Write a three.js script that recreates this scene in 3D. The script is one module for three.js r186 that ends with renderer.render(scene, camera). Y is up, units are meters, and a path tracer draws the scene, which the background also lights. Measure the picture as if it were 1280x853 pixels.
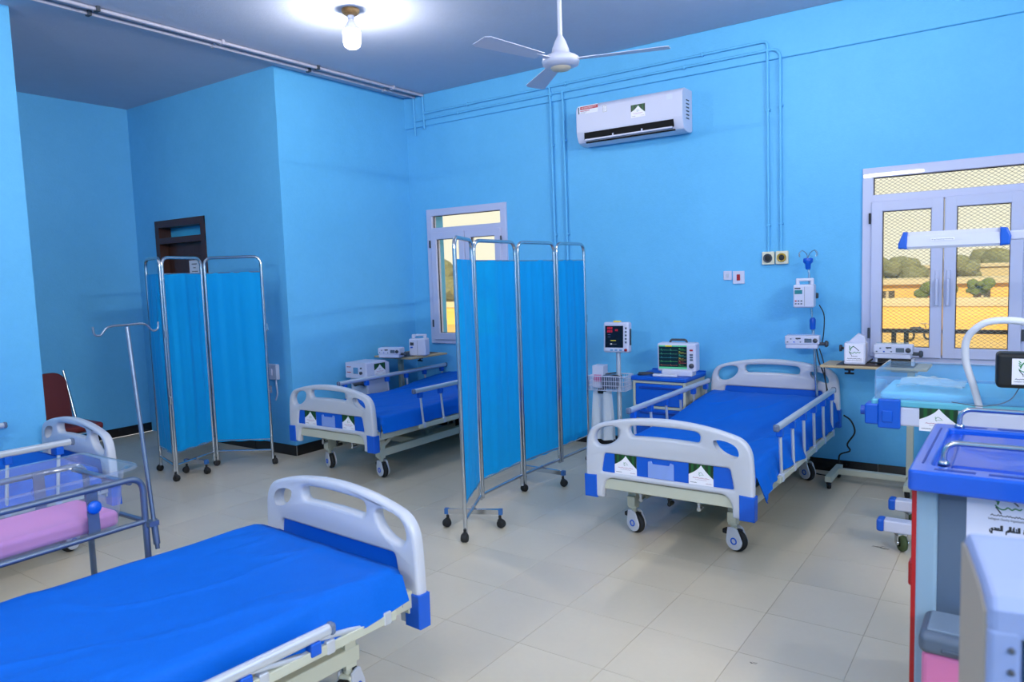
import * as THREE from 'three';
import { RoundedBoxGeometry } from 'three/addons/geometries/RoundedBoxGeometry.js';
import { RectAreaLightUniformsLib } from 'three/addons/lights/RectAreaLightUniformsLib.js';
import { mergeGeometries, mergeVertices, toCreasedNormals } from 'three/addons/utils/BufferGeometryUtils.js';

// ---------------------------------------------------------------- camera, sky, exposure
const scene = new THREE.Scene();
const camera = new THREE.PerspectiveCamera(49.74, 1280 / 853, 0.05, 300);
camera.position.set(0, 1.55, 0);
camera.rotation.order = 'YXZ';
camera.rotation.set(-0.08969, 0.61488, -0.03357);
camera.focus = 4.6; camera.userData.fStop = 4.0;
const renderer = new THREE.WebGLRenderer({ antialias: true });
renderer.toneMapping = THREE.LinearToneMapping;
renderer.toneMappingExposure = 1.05;
renderer.shadowMap.enabled = true;
scene.background = new THREE.Color(1.02, 0.96, 0.70);          // hazy cream evening sky
// ceiling bulbs: [x, z] (first in view; the rest out of view, lighting ward and corridor)
const LAMPS = [[-3.865, -3.684], [-1.3, -4.15], [-3.7, -0.9], [-1.2, -0.9], [1.3, -3.6], [-6.62, -0.6]];
const LAMP_CD = 2.6, LAMP_COLOR = 0xfffaf6;
// unseen wall battens, out of view, placed to light back wall and alcove: [x, y, z, turn, radiance]
const UNSEEN_BATTENS = [[2.585, 2.9, -1.3, -Math.PI / 2, 440], [-2.0, 2.95, 1.785, Math.PI, 260], [2.585, 2.9, 0.4, -Math.PI / 2, 370]];
RectAreaLightUniformsLib.init();
const sun = new THREE.DirectionalLight(0xfff0cf, 4.2);          // hazy sun behind this building, lights the street
sun.position.set(20, 30, 24); sun.target.position.set(-5, 0, -40); sun.name = 'sun'; sun.castShadow = true; sun.shadow.radius = 6; sun.shadow.mapSize.set(2048, 2048);
Object.assign(sun.shadow.camera, { left: -60, right: 60, top: 60, bottom: -60, near: 1, far: 160 });
scene.add(sun, sun.target);

// ---------------------------------------------------------------- helpers
const V = (x, y, z) => new THREE.Vector3(x, y, z);
let seed = 7;
const rnd = () => { seed = (seed * 1664525 + 1013904223) >>> 0; return seed / 4294967296; };
const taken = {};
const numbered = (n) => { const k = (taken[n] = (taken[n] ?? -1) + 1); return k ? n + '_' + String(k).padStart(3, '0') : n; };
function merge(gs) {
  gs = [gs].flat(Infinity);
  if (gs.length === 1) return gs[0];
  return mergeGeometries(gs.map((g) => { const h = g.index ? g.toNonIndexed() : g; for (const k of Object.keys(h.attributes)) if (!['position', 'normal', 'uv'].includes(k)) h.deleteAttribute(k); return h; }));
}
function obj(name, gs, m, parent = scene) {
  const o = new THREE.Mesh(merge(gs), m);
  o.name = parent === scene ? numbered(name) : name;
  o.castShadow = o.receiveShadow = true;
  parent.add(o);
  return o;
}
function tag(o, label, category, group, kind) {
  o.userData.label = label; if (category) o.userData.category = category;
  if (group) o.userData.group = group;
  if (kind) o.userData.kind = kind;
  return o;
}
function thing(name, label, category, [x, y, z] = [0, 0, 0], turn = 0, group) {
  const o = new THREE.Group(); o.name = numbered(name); scene.add(o);
  o.position.set(x, y, z); o.rotation.y = turn;
  return tag(o, label, category, group);
}
function sub(name, parent, [x, y, z] = [0, 0, 0], turn = 0) {
  const o = new THREE.Group(); o.name = name; parent.add(o); o.position.set(x, y, z); o.rotation.y = turn; return o;
}
const struct = (name, gs, m, label) => { const o = obj(name, gs, m); o.userData.kind = 'structure'; o.userData.label = label; o.userData.category = name.split('_')[0]; return o; };
const box = (x0, x1, y0, y1, z0, z1) => new THREE.BoxGeometry(x1 - x0, y1 - y0, z1 - z0).translate((x0 + x1) / 2, (y0 + y1) / 2, (z0 + z1) / 2);
const rbox = (x0, x1, y0, y1, z0, z1, r = 0.01, s = 2) => new RoundedBoxGeometry(x1 - x0, y1 - y0, z1 - z0, s, Math.min(r, (x1 - x0) / 2.05, (y1 - y0) / 2.05, (z1 - z0) / 2.05)).translate((x0 + x1) / 2, (y0 + y1) / 2, (z0 + z1) / 2);
function rod(a, b, r, r2 = r, seg = 12) {
  const A = V(...a), B = V(...b), d = B.clone().sub(A);
  const g = new THREE.CylinderGeometry(r2, r, d.length(), seg);
  g.applyQuaternion(new THREE.Quaternion().setFromUnitVectors(V(0, 1, 0), d.normalize()));
  return g.translate((a[0] + b[0]) / 2, (a[1] + b[1]) / 2, (a[2] + b[2]) / 2);
}
function bar(a, b, w, h) {      // box-section bar from a to b: h is its height, w its width
  const A = V(...a), B = V(...b), d = B.clone().sub(A), L = d.length();
  const g = new THREE.BoxGeometry(w, h, L), m = new THREE.Matrix4();
  const z = d.normalize(), up = Math.abs(z.y) > 0.99 ? V(1, 0, 0) : V(0, 1, 0), x = up.clone().cross(z).normalize(), y = z.clone().cross(x);
  m.makeBasis(x, y, z).setPosition(A.add(B).multiplyScalar(0.5));
  return g.applyMatrix4(m);
}
function bentTube(pts, r, bend = 0.06, seg = 10) {   // tube through corner points with rounded bends
  const path = new THREE.CurvePath(); let prev = V(...pts[0]);
  for (let i = 1; i < pts.length - 1; i++) {
    const p = V(...pts[i]), a = V(...pts[i - 1]).sub(p), b = V(...pts[i + 1]).sub(p);
    const k = Math.min(bend, a.length() * 0.49, b.length() * 0.49);
    const s = p.clone().add(a.normalize().multiplyScalar(k)), e = p.clone().add(b.normalize().multiplyScalar(k));
    path.add(new THREE.LineCurve3(prev, s)); path.add(new THREE.QuadraticBezierCurve3(s, p, e)); prev = e;
  }
  path.add(new THREE.LineCurve3(prev, V(...pts[pts.length - 1])));
  const P = [];
  path.curves.forEach((c, i) => { const n = c.isLineCurve3 ? 1 : 6; for (let k = i ? 1 : 0; k <= n; k++) P.push(c.getPoint(k / n)); });
  // sweep a circle through the points
  const N = P.length, pos = [], nor = [], uv = [], idx = [];
  let T = P[1].clone().sub(P[0]).normalize(), U = Math.abs(T.y) < 0.9 ? V(0, 1, 0) : V(1, 0, 0); U.sub(T.clone().multiplyScalar(U.dot(T))).normalize();
  let len = 0;
  for (let i = 0; i < N; i++) {
    const t = (i === 0 ? P[1].clone().sub(P[0]) : i === N - 1 ? P[i].clone().sub(P[i - 1]) : P[i + 1].clone().sub(P[i - 1])).normalize();
    U.sub(t.clone().multiplyScalar(U.dot(t))).normalize(); const W = t.clone().cross(U);
    if (i) len += P[i].distanceTo(P[i - 1]);
    for (let k = 0; k <= seg; k++) {
      const a = k / seg * Math.PI * 2, n = U.clone().multiplyScalar(Math.cos(a)).add(W.clone().multiplyScalar(Math.sin(a)));
      pos.push(P[i].x + n.x * r, P[i].y + n.y * r, P[i].z + n.z * r); nor.push(n.x, n.y, n.z); uv.push(k / seg * r * 6.28, len);
      if (i && k) { const a0 = (i - 1) * (seg + 1) + k - 1, b0 = i * (seg + 1) + k - 1; idx.push(a0, a0 + 1, b0, b0, a0 + 1, b0 + 1); }
    }
  }
  for (const [i, s] of [[0, -1], [N - 1, 1]]) {      // end caps
    const c = pos.length / 3, t = s < 0 ? P[0].clone().sub(P[1]).normalize() : P[N - 1].clone().sub(P[N - 2]).normalize();
    pos.push(P[i].x, P[i].y, P[i].z); nor.push(t.x, t.y, t.z); uv.push(0, 0);
    for (let k = 0; k < seg; k++) { const a0 = i * (seg + 1) + k; s < 0 ? idx.push(c, a0 + 1, a0) : idx.push(c, a0, a0 + 1); }
  }
  const g = new THREE.BufferGeometry();
  g.setAttribute('position', new THREE.Float32BufferAttribute(pos, 3)); g.setAttribute('normal', new THREE.Float32BufferAttribute(nor, 3)); g.setAttribute('uv', new THREE.Float32BufferAttribute(uv, 2)); g.setIndex(idx);
  return g;
}
function wire(pts, r, n = 24, seg = 6) { return new THREE.TubeGeometry(new THREE.CatmullRomCurve3(pts.map((p) => V(...p))), n, r, seg); }
const lathe = (pts, seg = 24) => new THREE.LatheGeometry(pts.map((p) => new THREE.Vector2(...p)), seg);
function shapeOf(pts) { const s = new THREE.Shape(); pts.forEach((p, i) => { if (!i) s.moveTo(p[0], p[1]); else if (p.length === 2) s.lineTo(p[0], p[1]); else if (p.length === 4) s.quadraticCurveTo(...p); else s.bezierCurveTo(...p); }); return s; }
function roundRect(x0, x1, y0, y1, r, P = new THREE.Shape()) {
  P.moveTo(x0 + r, y0); P.lineTo(x1 - r, y0); P.quadraticCurveTo(x1, y0, x1, y0 + r); P.lineTo(x1, y1 - r); P.quadraticCurveTo(x1, y1, x1 - r, y1);
  P.lineTo(x0 + r, y1); P.quadraticCurveTo(x0, y1, x0, y1 - r); P.lineTo(x0, y0 + r); P.quadraticCurveTo(x0, y0, x0 + r, y0); return P;
}
function extr(shape, depth, bevel = 0, seg = 8) {
  return new THREE.ExtrudeGeometry(shape, { depth: depth - 2 * bevel, bevelEnabled: bevel > 0, bevelThickness: bevel, bevelSize: bevel, bevelOffset: -bevel, bevelSegments: 3, curveSegments: seg }).translate(0, 0, bevel);
}
// profile of [z, y] points swept along x
const alongX = (pts, x0, x1, bv) => extr(shapeOf(pts.map(([a, b]) => [-a, b]).reverse()), x1 - x0, bv).rotateY(Math.PI / 2).translate(x0, 0, 0);
function worldUV(g, k = 1) {
  if (g.index) g = g.toNonIndexed();
  const p = g.attributes.position, n = g.attributes.normal, u = new Float32Array(p.count * 2);
  for (let i = 0; i < p.count; i++) {
    const ax = Math.abs(n.getX(i)), ay = Math.abs(n.getY(i)), az = Math.abs(n.getZ(i));
    const [a, b] = ay >= ax && ay >= az ? [p.getX(i), p.getZ(i)] : ax >= az ? [p.getZ(i), p.getY(i)] : [p.getX(i), p.getY(i)];
    u[2 * i] = a * k; u[2 * i + 1] = b * k;
  }
  g.setAttribute('uv', new THREE.BufferAttribute(u, 2)); return g;
}

// ---------------------------------------------------------------- textures
function tileNoise(size, cells, s0) {
  const lat = []; let s = s0; for (let i = 0; i < cells * cells; i++) { s = (s * 1103515245 + 12345) >>> 0; lat.push((s >>> 8) / 16777216); }
  const f = (t) => t * t * (3 - 2 * t), out = new Float32Array(size * size);
  for (let y = 0; y < size; y++) for (let x = 0; x < size; x++) {
    const u = x / size * cells, v = y / size * cells, i = Math.floor(u), j = Math.floor(v), a = f(u - i), b = f(v - j), i1 = (i + 1) % cells, j1 = (j + 1) % cells;
    out[y * size + x] = (lat[j * cells + i] * (1 - a) + lat[j * cells + i1] * a) * (1 - b) + (lat[j1 * cells + i] * (1 - a) + lat[j1 * cells + i1] * a) * b;
  }
  return out;
}
function fractal(size, octs) { const o = new Float32Array(size * size); let w = 0; for (const [c, a, s] of octs) { const n = tileNoise(size, c, s); for (let i = 0; i < o.length; i++) o[i] += n[i] * a; w += a; } return o.map((v) => v / w); }
function dataTex(size, fn, srgb, repeat = 1) {
  const d = new Uint8Array(size * size * 4);
  for (let i = 0; i < size * size; i++) { const c = fn(i); d[4 * i] = c[0]; d[4 * i + 1] = c[1]; d[4 * i + 2] = c[2]; d[4 * i + 3] = 255; }
  const t = new THREE.DataTexture(d, size, size); t.wrapS = t.wrapT = THREE.RepeatWrapping; t.magFilter = THREE.LinearFilter; t.minFilter = THREE.LinearMipmapLinearFilter; t.generateMipmaps = true;
  if (srgb) t.colorSpace = THREE.SRGBColorSpace; t.repeat.set(repeat, repeat); t.needsUpdate = true; return t;
}
function tinted(noise, size, rgb, amp, repeat) { return dataTex(size, (i) => rgb.map((c) => Math.max(0, Math.min(255, c + (noise[i] - 0.5) * amp))), true, repeat); }
function grey(noise, size, repeat) { return dataTex(size, (i) => { const v = Math.max(0, Math.min(255, noise[i] * 255)); return [v, v, v]; }, false, repeat); }
function canvasTex(w, h, draw) {
  const c = document.createElement('canvas'); c.width = w; c.height = h; const x = c.getContext('2d'); draw(x, w, h);
  const t = new THREE.CanvasTexture(c); t.colorSpace = THREE.SRGBColorSpace; return t;
}
const nWall = fractal(512, [[4, 1, 11], [16, 0.6, 12], [64, 0.5, 13], [200, 0.5, 14]]);
const nFine = fractal(512, [[16, 0.5, 21], [64, 0.8, 22], [220, 1, 23]]);
const nTile = fractal(512, [[3, 1, 31], [9, 0.6, 32], [40, 0.3, 33], [170, 0.25, 34]]);
const nCloth = fractal(256, [[8, 0.4, 41], [64, 0.5, 42], [128, 1, 43]]);

function M(color, roughness = 0.5, o = {}) {
  const phys = ['clearcoat', 'transmission', 'sheen', 'ior', 'thickness', 'attenuationColor', 'anisotropy'].some((k) => k in o);
  return new (phys ? THREE.MeshPhysicalMaterial : THREE.MeshStandardMaterial)({ color, roughness, ...o });
}
const WALL_RGB = [95, 181, 230];
const mat = {
  wall: M(0xffffff, 0.62, { map: tinted(nWall, 512, WALL_RGB, 12, 0.5), bumpMap: grey(nFine, 512, 1.3), bumpScale: 0.0012 }),
  ceiling: M(0xffffff, 0.85, { map: tinted(nWall, 512, [184, 192, 212], 10, 0.4), bumpMap: grey(nFine, 512, 1.1), bumpScale: 0.001 }),
  grout: M(0xb8ab93, 0.9),
  tiles: [[205, 192, 168], [203, 190, 167], [206, 193, 169]].map((c, k) => M(0xffffff, 0.3, { map: tinted(nTile, 512, c, 11, 0.35 + 0.07 * k), clearcoat: 0.15, clearcoatRoughness: 0.25 })),
  marble: M(0xffffff, 0.25, { map: dataTex(512, (i) => { const v = nTile[i], k = Math.abs(((v * 5) % 1) - 0.5) < 0.012 ? 46 : 0; return [18 + k + v * 10, 18 + k + v * 9, 21 + k + v * 9]; }, true, 1.2) }),
  joint: M(0x8f8b86, 0.9),
  abs: M(0xbfc2cc, 0.36, { clearcoat: 0.2, clearcoatRoughness: 0.3 }),
  blueAbs: M(0x0056c4, 0.38),
  cream: M(0xbdbfae, 0.42, { clearcoat: 0.2 }),
  creamDark: M(0x9d9d90, 0.5),
  sheet: M(0xffffff, 0.6, { map: tinted(nCloth, 256, [0, 94, 196], 8, 3), bumpMap: grey(nCloth, 256, 6), bumpScale: 0.0005, side: THREE.DoubleSide, ior: 1.5, specularIntensity: 0.3 }),
  curtain: M(0xffffff, 0.75, { map: tinted(nCloth, 256, [0, 160, 228], 8, 4), bumpMap: grey(nCloth, 256, 8), bumpScale: 0.0004, side: THREE.DoubleSide, specularIntensity: 0.3, transmission: 0.25, thickness: 0 }),
  steel: M(0xc7cace, 0.22, { metalness: 1 }),
  brushed: M(0x7f8b9d, 0.4, { metalness: 0.9 }),
  alu: M(0xc9ced6, 0.36, { metalness: 0.45 }),
  black: M(0x0e0f11, 0.5),
  rubber: M(0x17181a, 0.75),
  darkGrey: M(0x3c424b, 0.55),
  white: M(0xc8cbe0, 0.4),
  offWhite: M(0xb9c0d2, 0.45),
  upvc: M(0xb9bedb, 0.35, { clearcoat: 0.2 }),
  gasket: M(0x2a2b2d, 0.7),
  glass: M(0xffffff, 0.02, { transmission: 1, thickness: 0, ior: 1.45 }),
  acrylic: M(0xeaf6ff, 0.06, { transmission: 0.92, thickness: 0, ior: 1.45 }),
  wood: M(0xb39d78, 0.45),
  woodTop: M(0x3a2a20, 0.5),
  brown: M(0xffffff, 0.42, { map: dataTex(256, (i) => { const x = i % 256, y = (i / 256) | 0, v = nCloth[((y >> 3) * 256 + x) % 65536]; return [50 + v * 26, 26 + v * 15, 20 + v * 12]; }, true, 1) }),
  maroon: M(0x5e0a10, 0.55),
  pink: M(0xe08ab8, 0.7),
  pinkPlastic: M(0xc86f9e, 0.4),
  lidGrey: M(0x4f5d70, 0.45),
  yellow: M(0xf1d44a, 0.5),
  red: M(0xa81018, 0.4),
  cyanPad: M(0x7fd9f0, 0.7, { sheen: 0.3 }),
  paleBlue: M(0x5b93bd, 0.5),
  steelPanel: M(0x52647b, 0.5),
  lightStrip: M(0x86a1b6, 0.45),
  slotBlack: M(0x050506, 0.95),
  matt: M(0xb9bdb4, 0.7),
  pocket: M(0xa9c8ff, 0.25, { transmission: 0.45, thickness: 0 }),
  capBlue: M(0x2f63a0, 0.5),
  capGrey: M(0x5f6c86, 0.5),
  yellowWall: M(0xffffff, 0.9, { map: tinted(nWall, 512, [222, 186, 104], 34, 0.3) }),
  sand: M(0xffffff, 0.95, { map: tinted(nWall, 512, [214, 178, 104], 36, 0.08) }),
  concrete: M(0xffffff, 0.9, { map: tinted(nWall, 512, [198, 188, 158], 26, 0.4) }),
  leaf: M(0xffffff, 0.9, { map: tinted(nFine, 512, [104, 118, 62], 60, 0.5) }),
  leafDark: M(0xffffff, 0.9, { map: tinted(nFine, 512, [122, 124, 88], 50, 0.5) }),
};
function drawMark(x, cx, cy, s, green = '#1f7a3c', ink = '#20242a') {     // chevron mark with a wheat stroke and a calligraphic swash
  x.lineCap = 'round'; x.lineJoin = 'round';
  x.strokeStyle = green; x.lineWidth = s * 0.07;
  x.beginPath(); x.moveTo(cx - s * 0.34, cy - s * 0.05); x.quadraticCurveTo(cx - s * 0.3, cy - s * 0.32, cx - s * 0.05, cy - s * 0.42); x.stroke();
  x.lineWidth = s * 0.05;
  for (let k = 0; k < 3; k++) { x.beginPath(); x.moveTo(cx - s * 0.33, cy - s * (0.1 + 0.12 * k)); x.lineTo(cx - s * 0.42, cy - s * (0.2 + 0.12 * k)); x.stroke(); }
  x.strokeStyle = ink; x.lineWidth = s * 0.055;
  x.beginPath(); x.moveTo(cx - s * 0.08, cy - s * 0.4); x.lineTo(cx + s * 0.1, cy - s * 0.3); x.lineTo(cx + s * 0.36, cy - s * 0.06); x.stroke();
  x.strokeStyle = green; x.lineWidth = s * 0.05;
  x.beginPath(); x.moveTo(cx + s * 0.48, cy + s * 0.06); x.bezierCurveTo(cx + s * 0.38, cy + s * 0.2, cx + s * 0.3, cy - s * 0.02, cx + s * 0.2, cy + s * 0.12);
  x.bezierCurveTo(cx + s * 0.1, cy + s * 0.22, cx + s * 0.05, cy - s * 0.04, cx - s * 0.05, cy + s * 0.12); x.bezierCurveTo(cx - s * 0.15, cy + s * 0.22, cx - s * 0.3, cy + s * 0.16, cx - s * 0.42, cy + s * 0.02); x.stroke();
  x.strokeStyle = ink; x.beginPath(); x.moveTo(cx - s * 0.4, cy + s * 0.1); x.lineTo(cx - s * 0.22, cy + s * 0.34); x.stroke();
}
// joined Arabic letters drawn as pen strokes: each word is a list of strokes in a 0..1 box, y down, plus dots
const AR = {
  health: { w: 1.25, s: [[1.22, .62, 1.2, .1, 1.2, .1], [1.08, .62, 1.08, .12], [1.08, .62, .92, .62, .9, .42, .78, .42, .72, .62, .92, .62], [.72, .62, .58, .62, .62, .42, .46, .40, .62, .62, .4, .62], [.4, .62, .3, .62, .28, .46, .16, .5, .24, .66, .22, .84, .02, .84, .02, .62]], d: [[.14, .98], [.24, .98]] },
  system: { w: 1.35, s: [[1.32, .62, 1.3, .1], [1.18, .62, 1.18, .12], [1.18, .62, 1.02, .62, 1.0, .46], [1.0, .62, .82, .62, .8, .42, .66, .44, .66, .62, .84, .62], [.76, .42, .78, .1], [.66, .62, .5, .62, .48, .1], [.36, .1, .36, .62], [.36, .62, .26, .5, .16, .58, .22, .7, .32, .62], [.14, .62, .06, .66, .05, .95]], d: [[1.0, .3], [.7, .26]] },
  strengthening: { w: 1.1, s: [[1.06, .46, 1.04, .62, .9, .62], [.9, .62, .86, .44, .74, .44, .76, .62, .9, .62], [.76, .62, .62, .62, .6, .46, .5, .48, .52, .62, .64, .62, .56, .84, .44, .86], [.4, .46, .4, .62, .24, .62], [.24, .62, .22, .42, .08, .44, .06, .62, .24, .62]], d: [[1.0, .28], [1.09, .28], [.78, .26], [.87, .26], [.36, .8], [.45, .8], [.1, .26], [.19, .26]] },
};
function arabic(x, words, right, y, h, color) {
  x.strokeStyle = x.fillStyle = color; x.lineCap = 'round'; x.lineJoin = 'round'; x.lineWidth = h * 0.13;
  for (const k of words) {
    const { w, s, d } = AR[k]; right -= w * h * 0.95;
    for (const q of s) { x.beginPath(); for (let i = 0; i < q.length; i += 2) (i ? x.lineTo(right + q[i] * h * 0.95, y + q[i + 1] * h) : x.moveTo(right + q[i] * h * 0.95, y + q[i + 1] * h)); x.stroke(); }
    for (const [a, b] of d) { x.beginPath(); x.arc(right + a * h * 0.95, y + b * h, h * 0.075, 0, 7); x.fill(); }
    right -= h * 0.28;
  }
}
function scribbleLine(x, cx, y, w, h, color) { x.strokeStyle = color; x.lineWidth = h * 0.3; x.lineCap = 'round'; x.beginPath(); x.moveTo(cx - w / 2, y); for (let k = 0; k <= 22; k++) x.lineTo(cx - w / 2 + w * k / 22, y + (k % 2 ? -h * 0.5 : h * 0.1) * ((k * 7) % 3 ? 1 : 0.3)); x.stroke(); }
const greenLabelTex = canvasTex(256, 256, (x) => {
  x.fillStyle = '#123d1c'; x.fillRect(0, 0, 256, 256);
  for (let k = 0; k < 9; k++) { x.fillStyle = k % 2 ? '#0f5a24' : '#0a3015'; x.fillRect(k * 29, 0, 22, 256); }
  x.fillStyle = '#eceaf2'; x.beginPath(); x.moveTo(130, 22); x.quadraticCurveTo(176, 96, 256, 172); x.lineTo(256, 256); x.lineTo(0, 256); x.lineTo(0, 140); x.quadraticCurveTo(92, 92, 130, 22); x.fill();
  drawMark(x, 130, 130, 56, '#4f8f63', '#50545c');
  scribbleLine(x, 128, 176, 170, 13, '#b0607a'); scribbleLine(x, 128, 196, 120, 9, '#a98aa0'); scribbleLine(x, 50, 232, 66, 11, '#6b6e78'); scribbleLine(x, 210, 232, 60, 9, '#a27f95');
});
const whiteLabelTex = canvasTex(256, 256, (x) => {
  x.fillStyle = '#e6e4f2'; x.fillRect(0, 0, 256, 256);
  drawMark(x, 128, 100, 170); x.fillStyle = '#30343c'; x.font = 'bold 17px sans-serif'; x.textAlign = 'center';
  x.fillText('SADAGAAT', 128, 176); x.font = 'bold 15px sans-serif'; x.fillText('Sadagaat Charity Organization', 128, 232, 236); scribbleLine(x, 128, 206, 200, 16, '#30343c');
});
const LABEL = { green: M(0xffffff, 0.4, { map: greenLabelTex }), white: M(0xffffff, 0.5, { map: whiteLabelTex }) };
// a printed sticker: a thin card whose front faces +z
function sticker(name, m, w, h, parent, [x, y, z], rx = 0, ry = 0) {
  const g = new THREE.BoxGeometry(w, h, 0.0012), o = obj(name, g, m, parent); o.position.set(x, y, z); o.rotation.set(rx, ry, 0); return o;
}

// ---------------------------------------------------------------- the room
const ZW = -5.794, XL = -5.34, XB = -5.48, ZD = -4.163, XA = -7.76, ZA = -2.215, H = 3.4, XR = 2.6, ZF = 1.8, T = 0.24;
const W1 = [-5.105, -4.1, 0.868, 2.243], W2 = [-0.992, 0.02, 0.842, 2.214];
{ // floor
  const floor = struct('floor', box(XA - 0.3, XR + 0.3, -0.2, -0.0022, ZW - 0.3, ZF + 0.3), mat.grout, 'beige glazed tile floor of the ward');
  const P = 0.4, g = 0.002, G = new THREE.BoxGeometry(P - g, 0.008, P - g), rest = [], ox = -0.535, oz = -2.83;
  const variants = [0, 1, 2, 3].map((k) => { const h = worldUV(G.clone()); const u = h.attributes.uv; for (let i = 0; i < u.count; i++) u.setXY(i, u.getX(i) + k * 0.37, u.getY(i) + k * 0.61); return h; });
  let n = 0;
  for (let i = -19; i < 8; i++) for (let j = -8; j < 12; j++) {
    const x = ox + (i + 0.5) * P, z = oz + (j + 0.5) * P;
    if (x > XR + 0.2 || z > ZF + 0.2 || x < XA - 0.2 || z < ZW - 0.2) continue;
    if (x < XL - 0.2 && z < ZD - 0.2) continue;
    const seen = x < 0.35 && z < -1.0 && -x < 2.6 * -z + 0.4;
    const k = (i * 7 + j * 13 + i * j + 300) & 3;
    if (seen && n < 298) { const o = obj('tile', variants[k], mat.tiles[(i * 5 + j * 3 + 99) % 3], floor); o.position.set(x, -0.004, z); n++; }
    else rest.push(variants[k].clone().translate(x, -0.004, z));
  }
  for (const [x, z, q] of [[-1.42, -2.18, 0.05], [-0.86, -2.78, 0.012], [-0.66, -4.33, 0.035]]) {
    const gs = []; for (let k = 0; k < 9; k++) { const a = rnd() * 0.9 - 0.3, l = q * (0.5 + rnd()), px = x + (rnd() - 0.5) * q * 2, pz = z + (rnd() - 0.5) * q; gs.push(bar([px, 0.0003, pz], [px + Math.cos(a) * l, 0.0003, pz + Math.sin(a) * l], q * (0.06 + 0.1 * rnd()), 0.0004)); }
    obj('scuff_mark', gs, M(0x6a6258, 0.8), floor).userData.kind = 'stuff';
  }
  const r = obj('tile_field', rest, mat.tiles[0], floor); r.userData.kind = 'stuff';
}
struct('ceiling', worldUV(box(XA - 0.3, XR + 0.3, H, H + 0.2, ZW - 0.3, ZF + 0.3)), mat.ceiling, 'pale painted plaster ceiling');
{ // wall with the two windows
  const s = shapeOf([[XL - 0.02, 0], [XR + 0.2, 0], [XR + 0.2, H], [XL - 0.02, H]]);
  for (const [a, b, c, d] of [W1, W2]) { const h = new THREE.Path(); h.moveTo(a, c); h.lineTo(a, d); h.lineTo(b, d); h.lineTo(b, c); h.closePath(); s.holes.push(h); }
  const wall = struct('wall_back', worldUV(new THREE.ExtrudeGeometry(s, { depth: T, bevelEnabled: false }).translate(0, 0, ZW - T)), mat.wall, 'sky blue painted wall with two windows and an air conditioner');
  obj('beam', worldUV(rbox(XL - 0.02, XR + 0.1, 3.083, H, ZW - 0.02, ZW + 0.022, 0.008)), mat.wall, wall);
}
{ const w = struct('wall_left', worldUV(box(XB - T, XB, 0, H, ZA, ZF)), mat.wall, 'sky blue painted wall beside the beds ending at the alcove opening'); }
struct('wall_projecting', worldUV(merge([box(XL - T, XL, 0, H, ZW - T, ZD - T)])), mat.wall, 'sky blue painted wall beside the bed under the small window');
{ // alcove wall with the door opening
  const s = shapeOf([[XA - 0.1, 0], [XL, 0], [XL, H], [XA - 0.1, H]]), h = new THREE.Path(); h.moveTo(-7.375, 0.001); h.lineTo(-7.375, 2.215); h.lineTo(-6.5, 2.215); h.lineTo(-6.5, 0.001); h.closePath(); s.holes.push(h);
  struct('wall_alcove', worldUV(new THREE.ExtrudeGeometry(s, { depth: T, bevelEnabled: false }).translate(0, 0, ZD - T)), mat.wall, 'sky blue alcove wall with the dark wooden door');
}
struct('wall_far', worldUV(box(XA - T, XA, 0, H, ZD - 0.1, ZF)), mat.wall, 'deep blue looking wall at the end of the alcove');
struct('wall_near', worldUV(box(XA - T, XB - T, 0, H, ZF, ZF + T)), mat.wall, 'sky blue wall closing the corridor');
struct('wall_right', worldUV(box(XR, XR + T, 0, H, ZW - 0.1, ZF + 0.1)), mat.wall, 'sky blue painted side wall of the ward');
struct('wall_front', worldUV(box(XB - T, XR + T, 0, H, ZF, ZF + T)), mat.wall, 'sky blue painted wall at the near end of the ward');
function baseboard(name, a, b, nx, nz, label) {      // run of dark marble tiles standing against a wall from a to b
  const o = struct(name, bar([a[0] + nx * 0.003, 0.045, a[1] + nz * 0.003], [b[0] + nx * 0.003, 0.045, b[1] + nz * 0.003], 0.006, 0.088), mat.joint, label);
  const L = Math.hypot(b[0] - a[0], b[1] - a[1]), n = Math.max(1, Math.round(L / 0.5)), dx = (b[0] - a[0]) / L, dz = (b[1] - a[1]) / L;
  for (let k = 0; k < n; k++) {
    const s = k * L / n + 0.002, e = (k + 1) * L / n - 0.002;
    const g = worldUV(bar([a[0] + dx * s + nx * 0.007, 0.0465, a[1] + dz * s + nz * 0.007], [a[0] + dx * e + nx * 0.007, 0.0465, a[1] + dz * e + nz * 0.007], 0.009, 0.093));
    obj('tile', g, mat.marble, o);
  }
}
baseboard('baseboard_back', [XL, ZW], [XR, ZW], 0, 1, 'black marble skirting tiles under the windows');
baseboard('baseboard_projecting', [XL, ZD], [XL, ZW], 1, 0, 'black marble skirting tiles beside the bed with the small window');
baseboard('baseboard_alcove', [-6.5, ZD], [XL + 0.01, ZD], 0, 1, 'black marble skirting tiles by the folding screen in the alcove');
baseboard('baseboard_far', [XA, ZF], [XA, ZD], 1, 0, 'black marble skirting tiles behind the maroon chair');
baseboard('baseboard_left', [XB, ZF], [XB, ZA], 1, 0, 'black marble skirting tiles along the bedside wall');
struct('trim_1', box(XB - T + 0.002, XB + 0.004, 0.001, 0.094, ZA - 0.012, ZA - 0.001), mat.marble, 'black marble skirting tile on the wall end');

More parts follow.
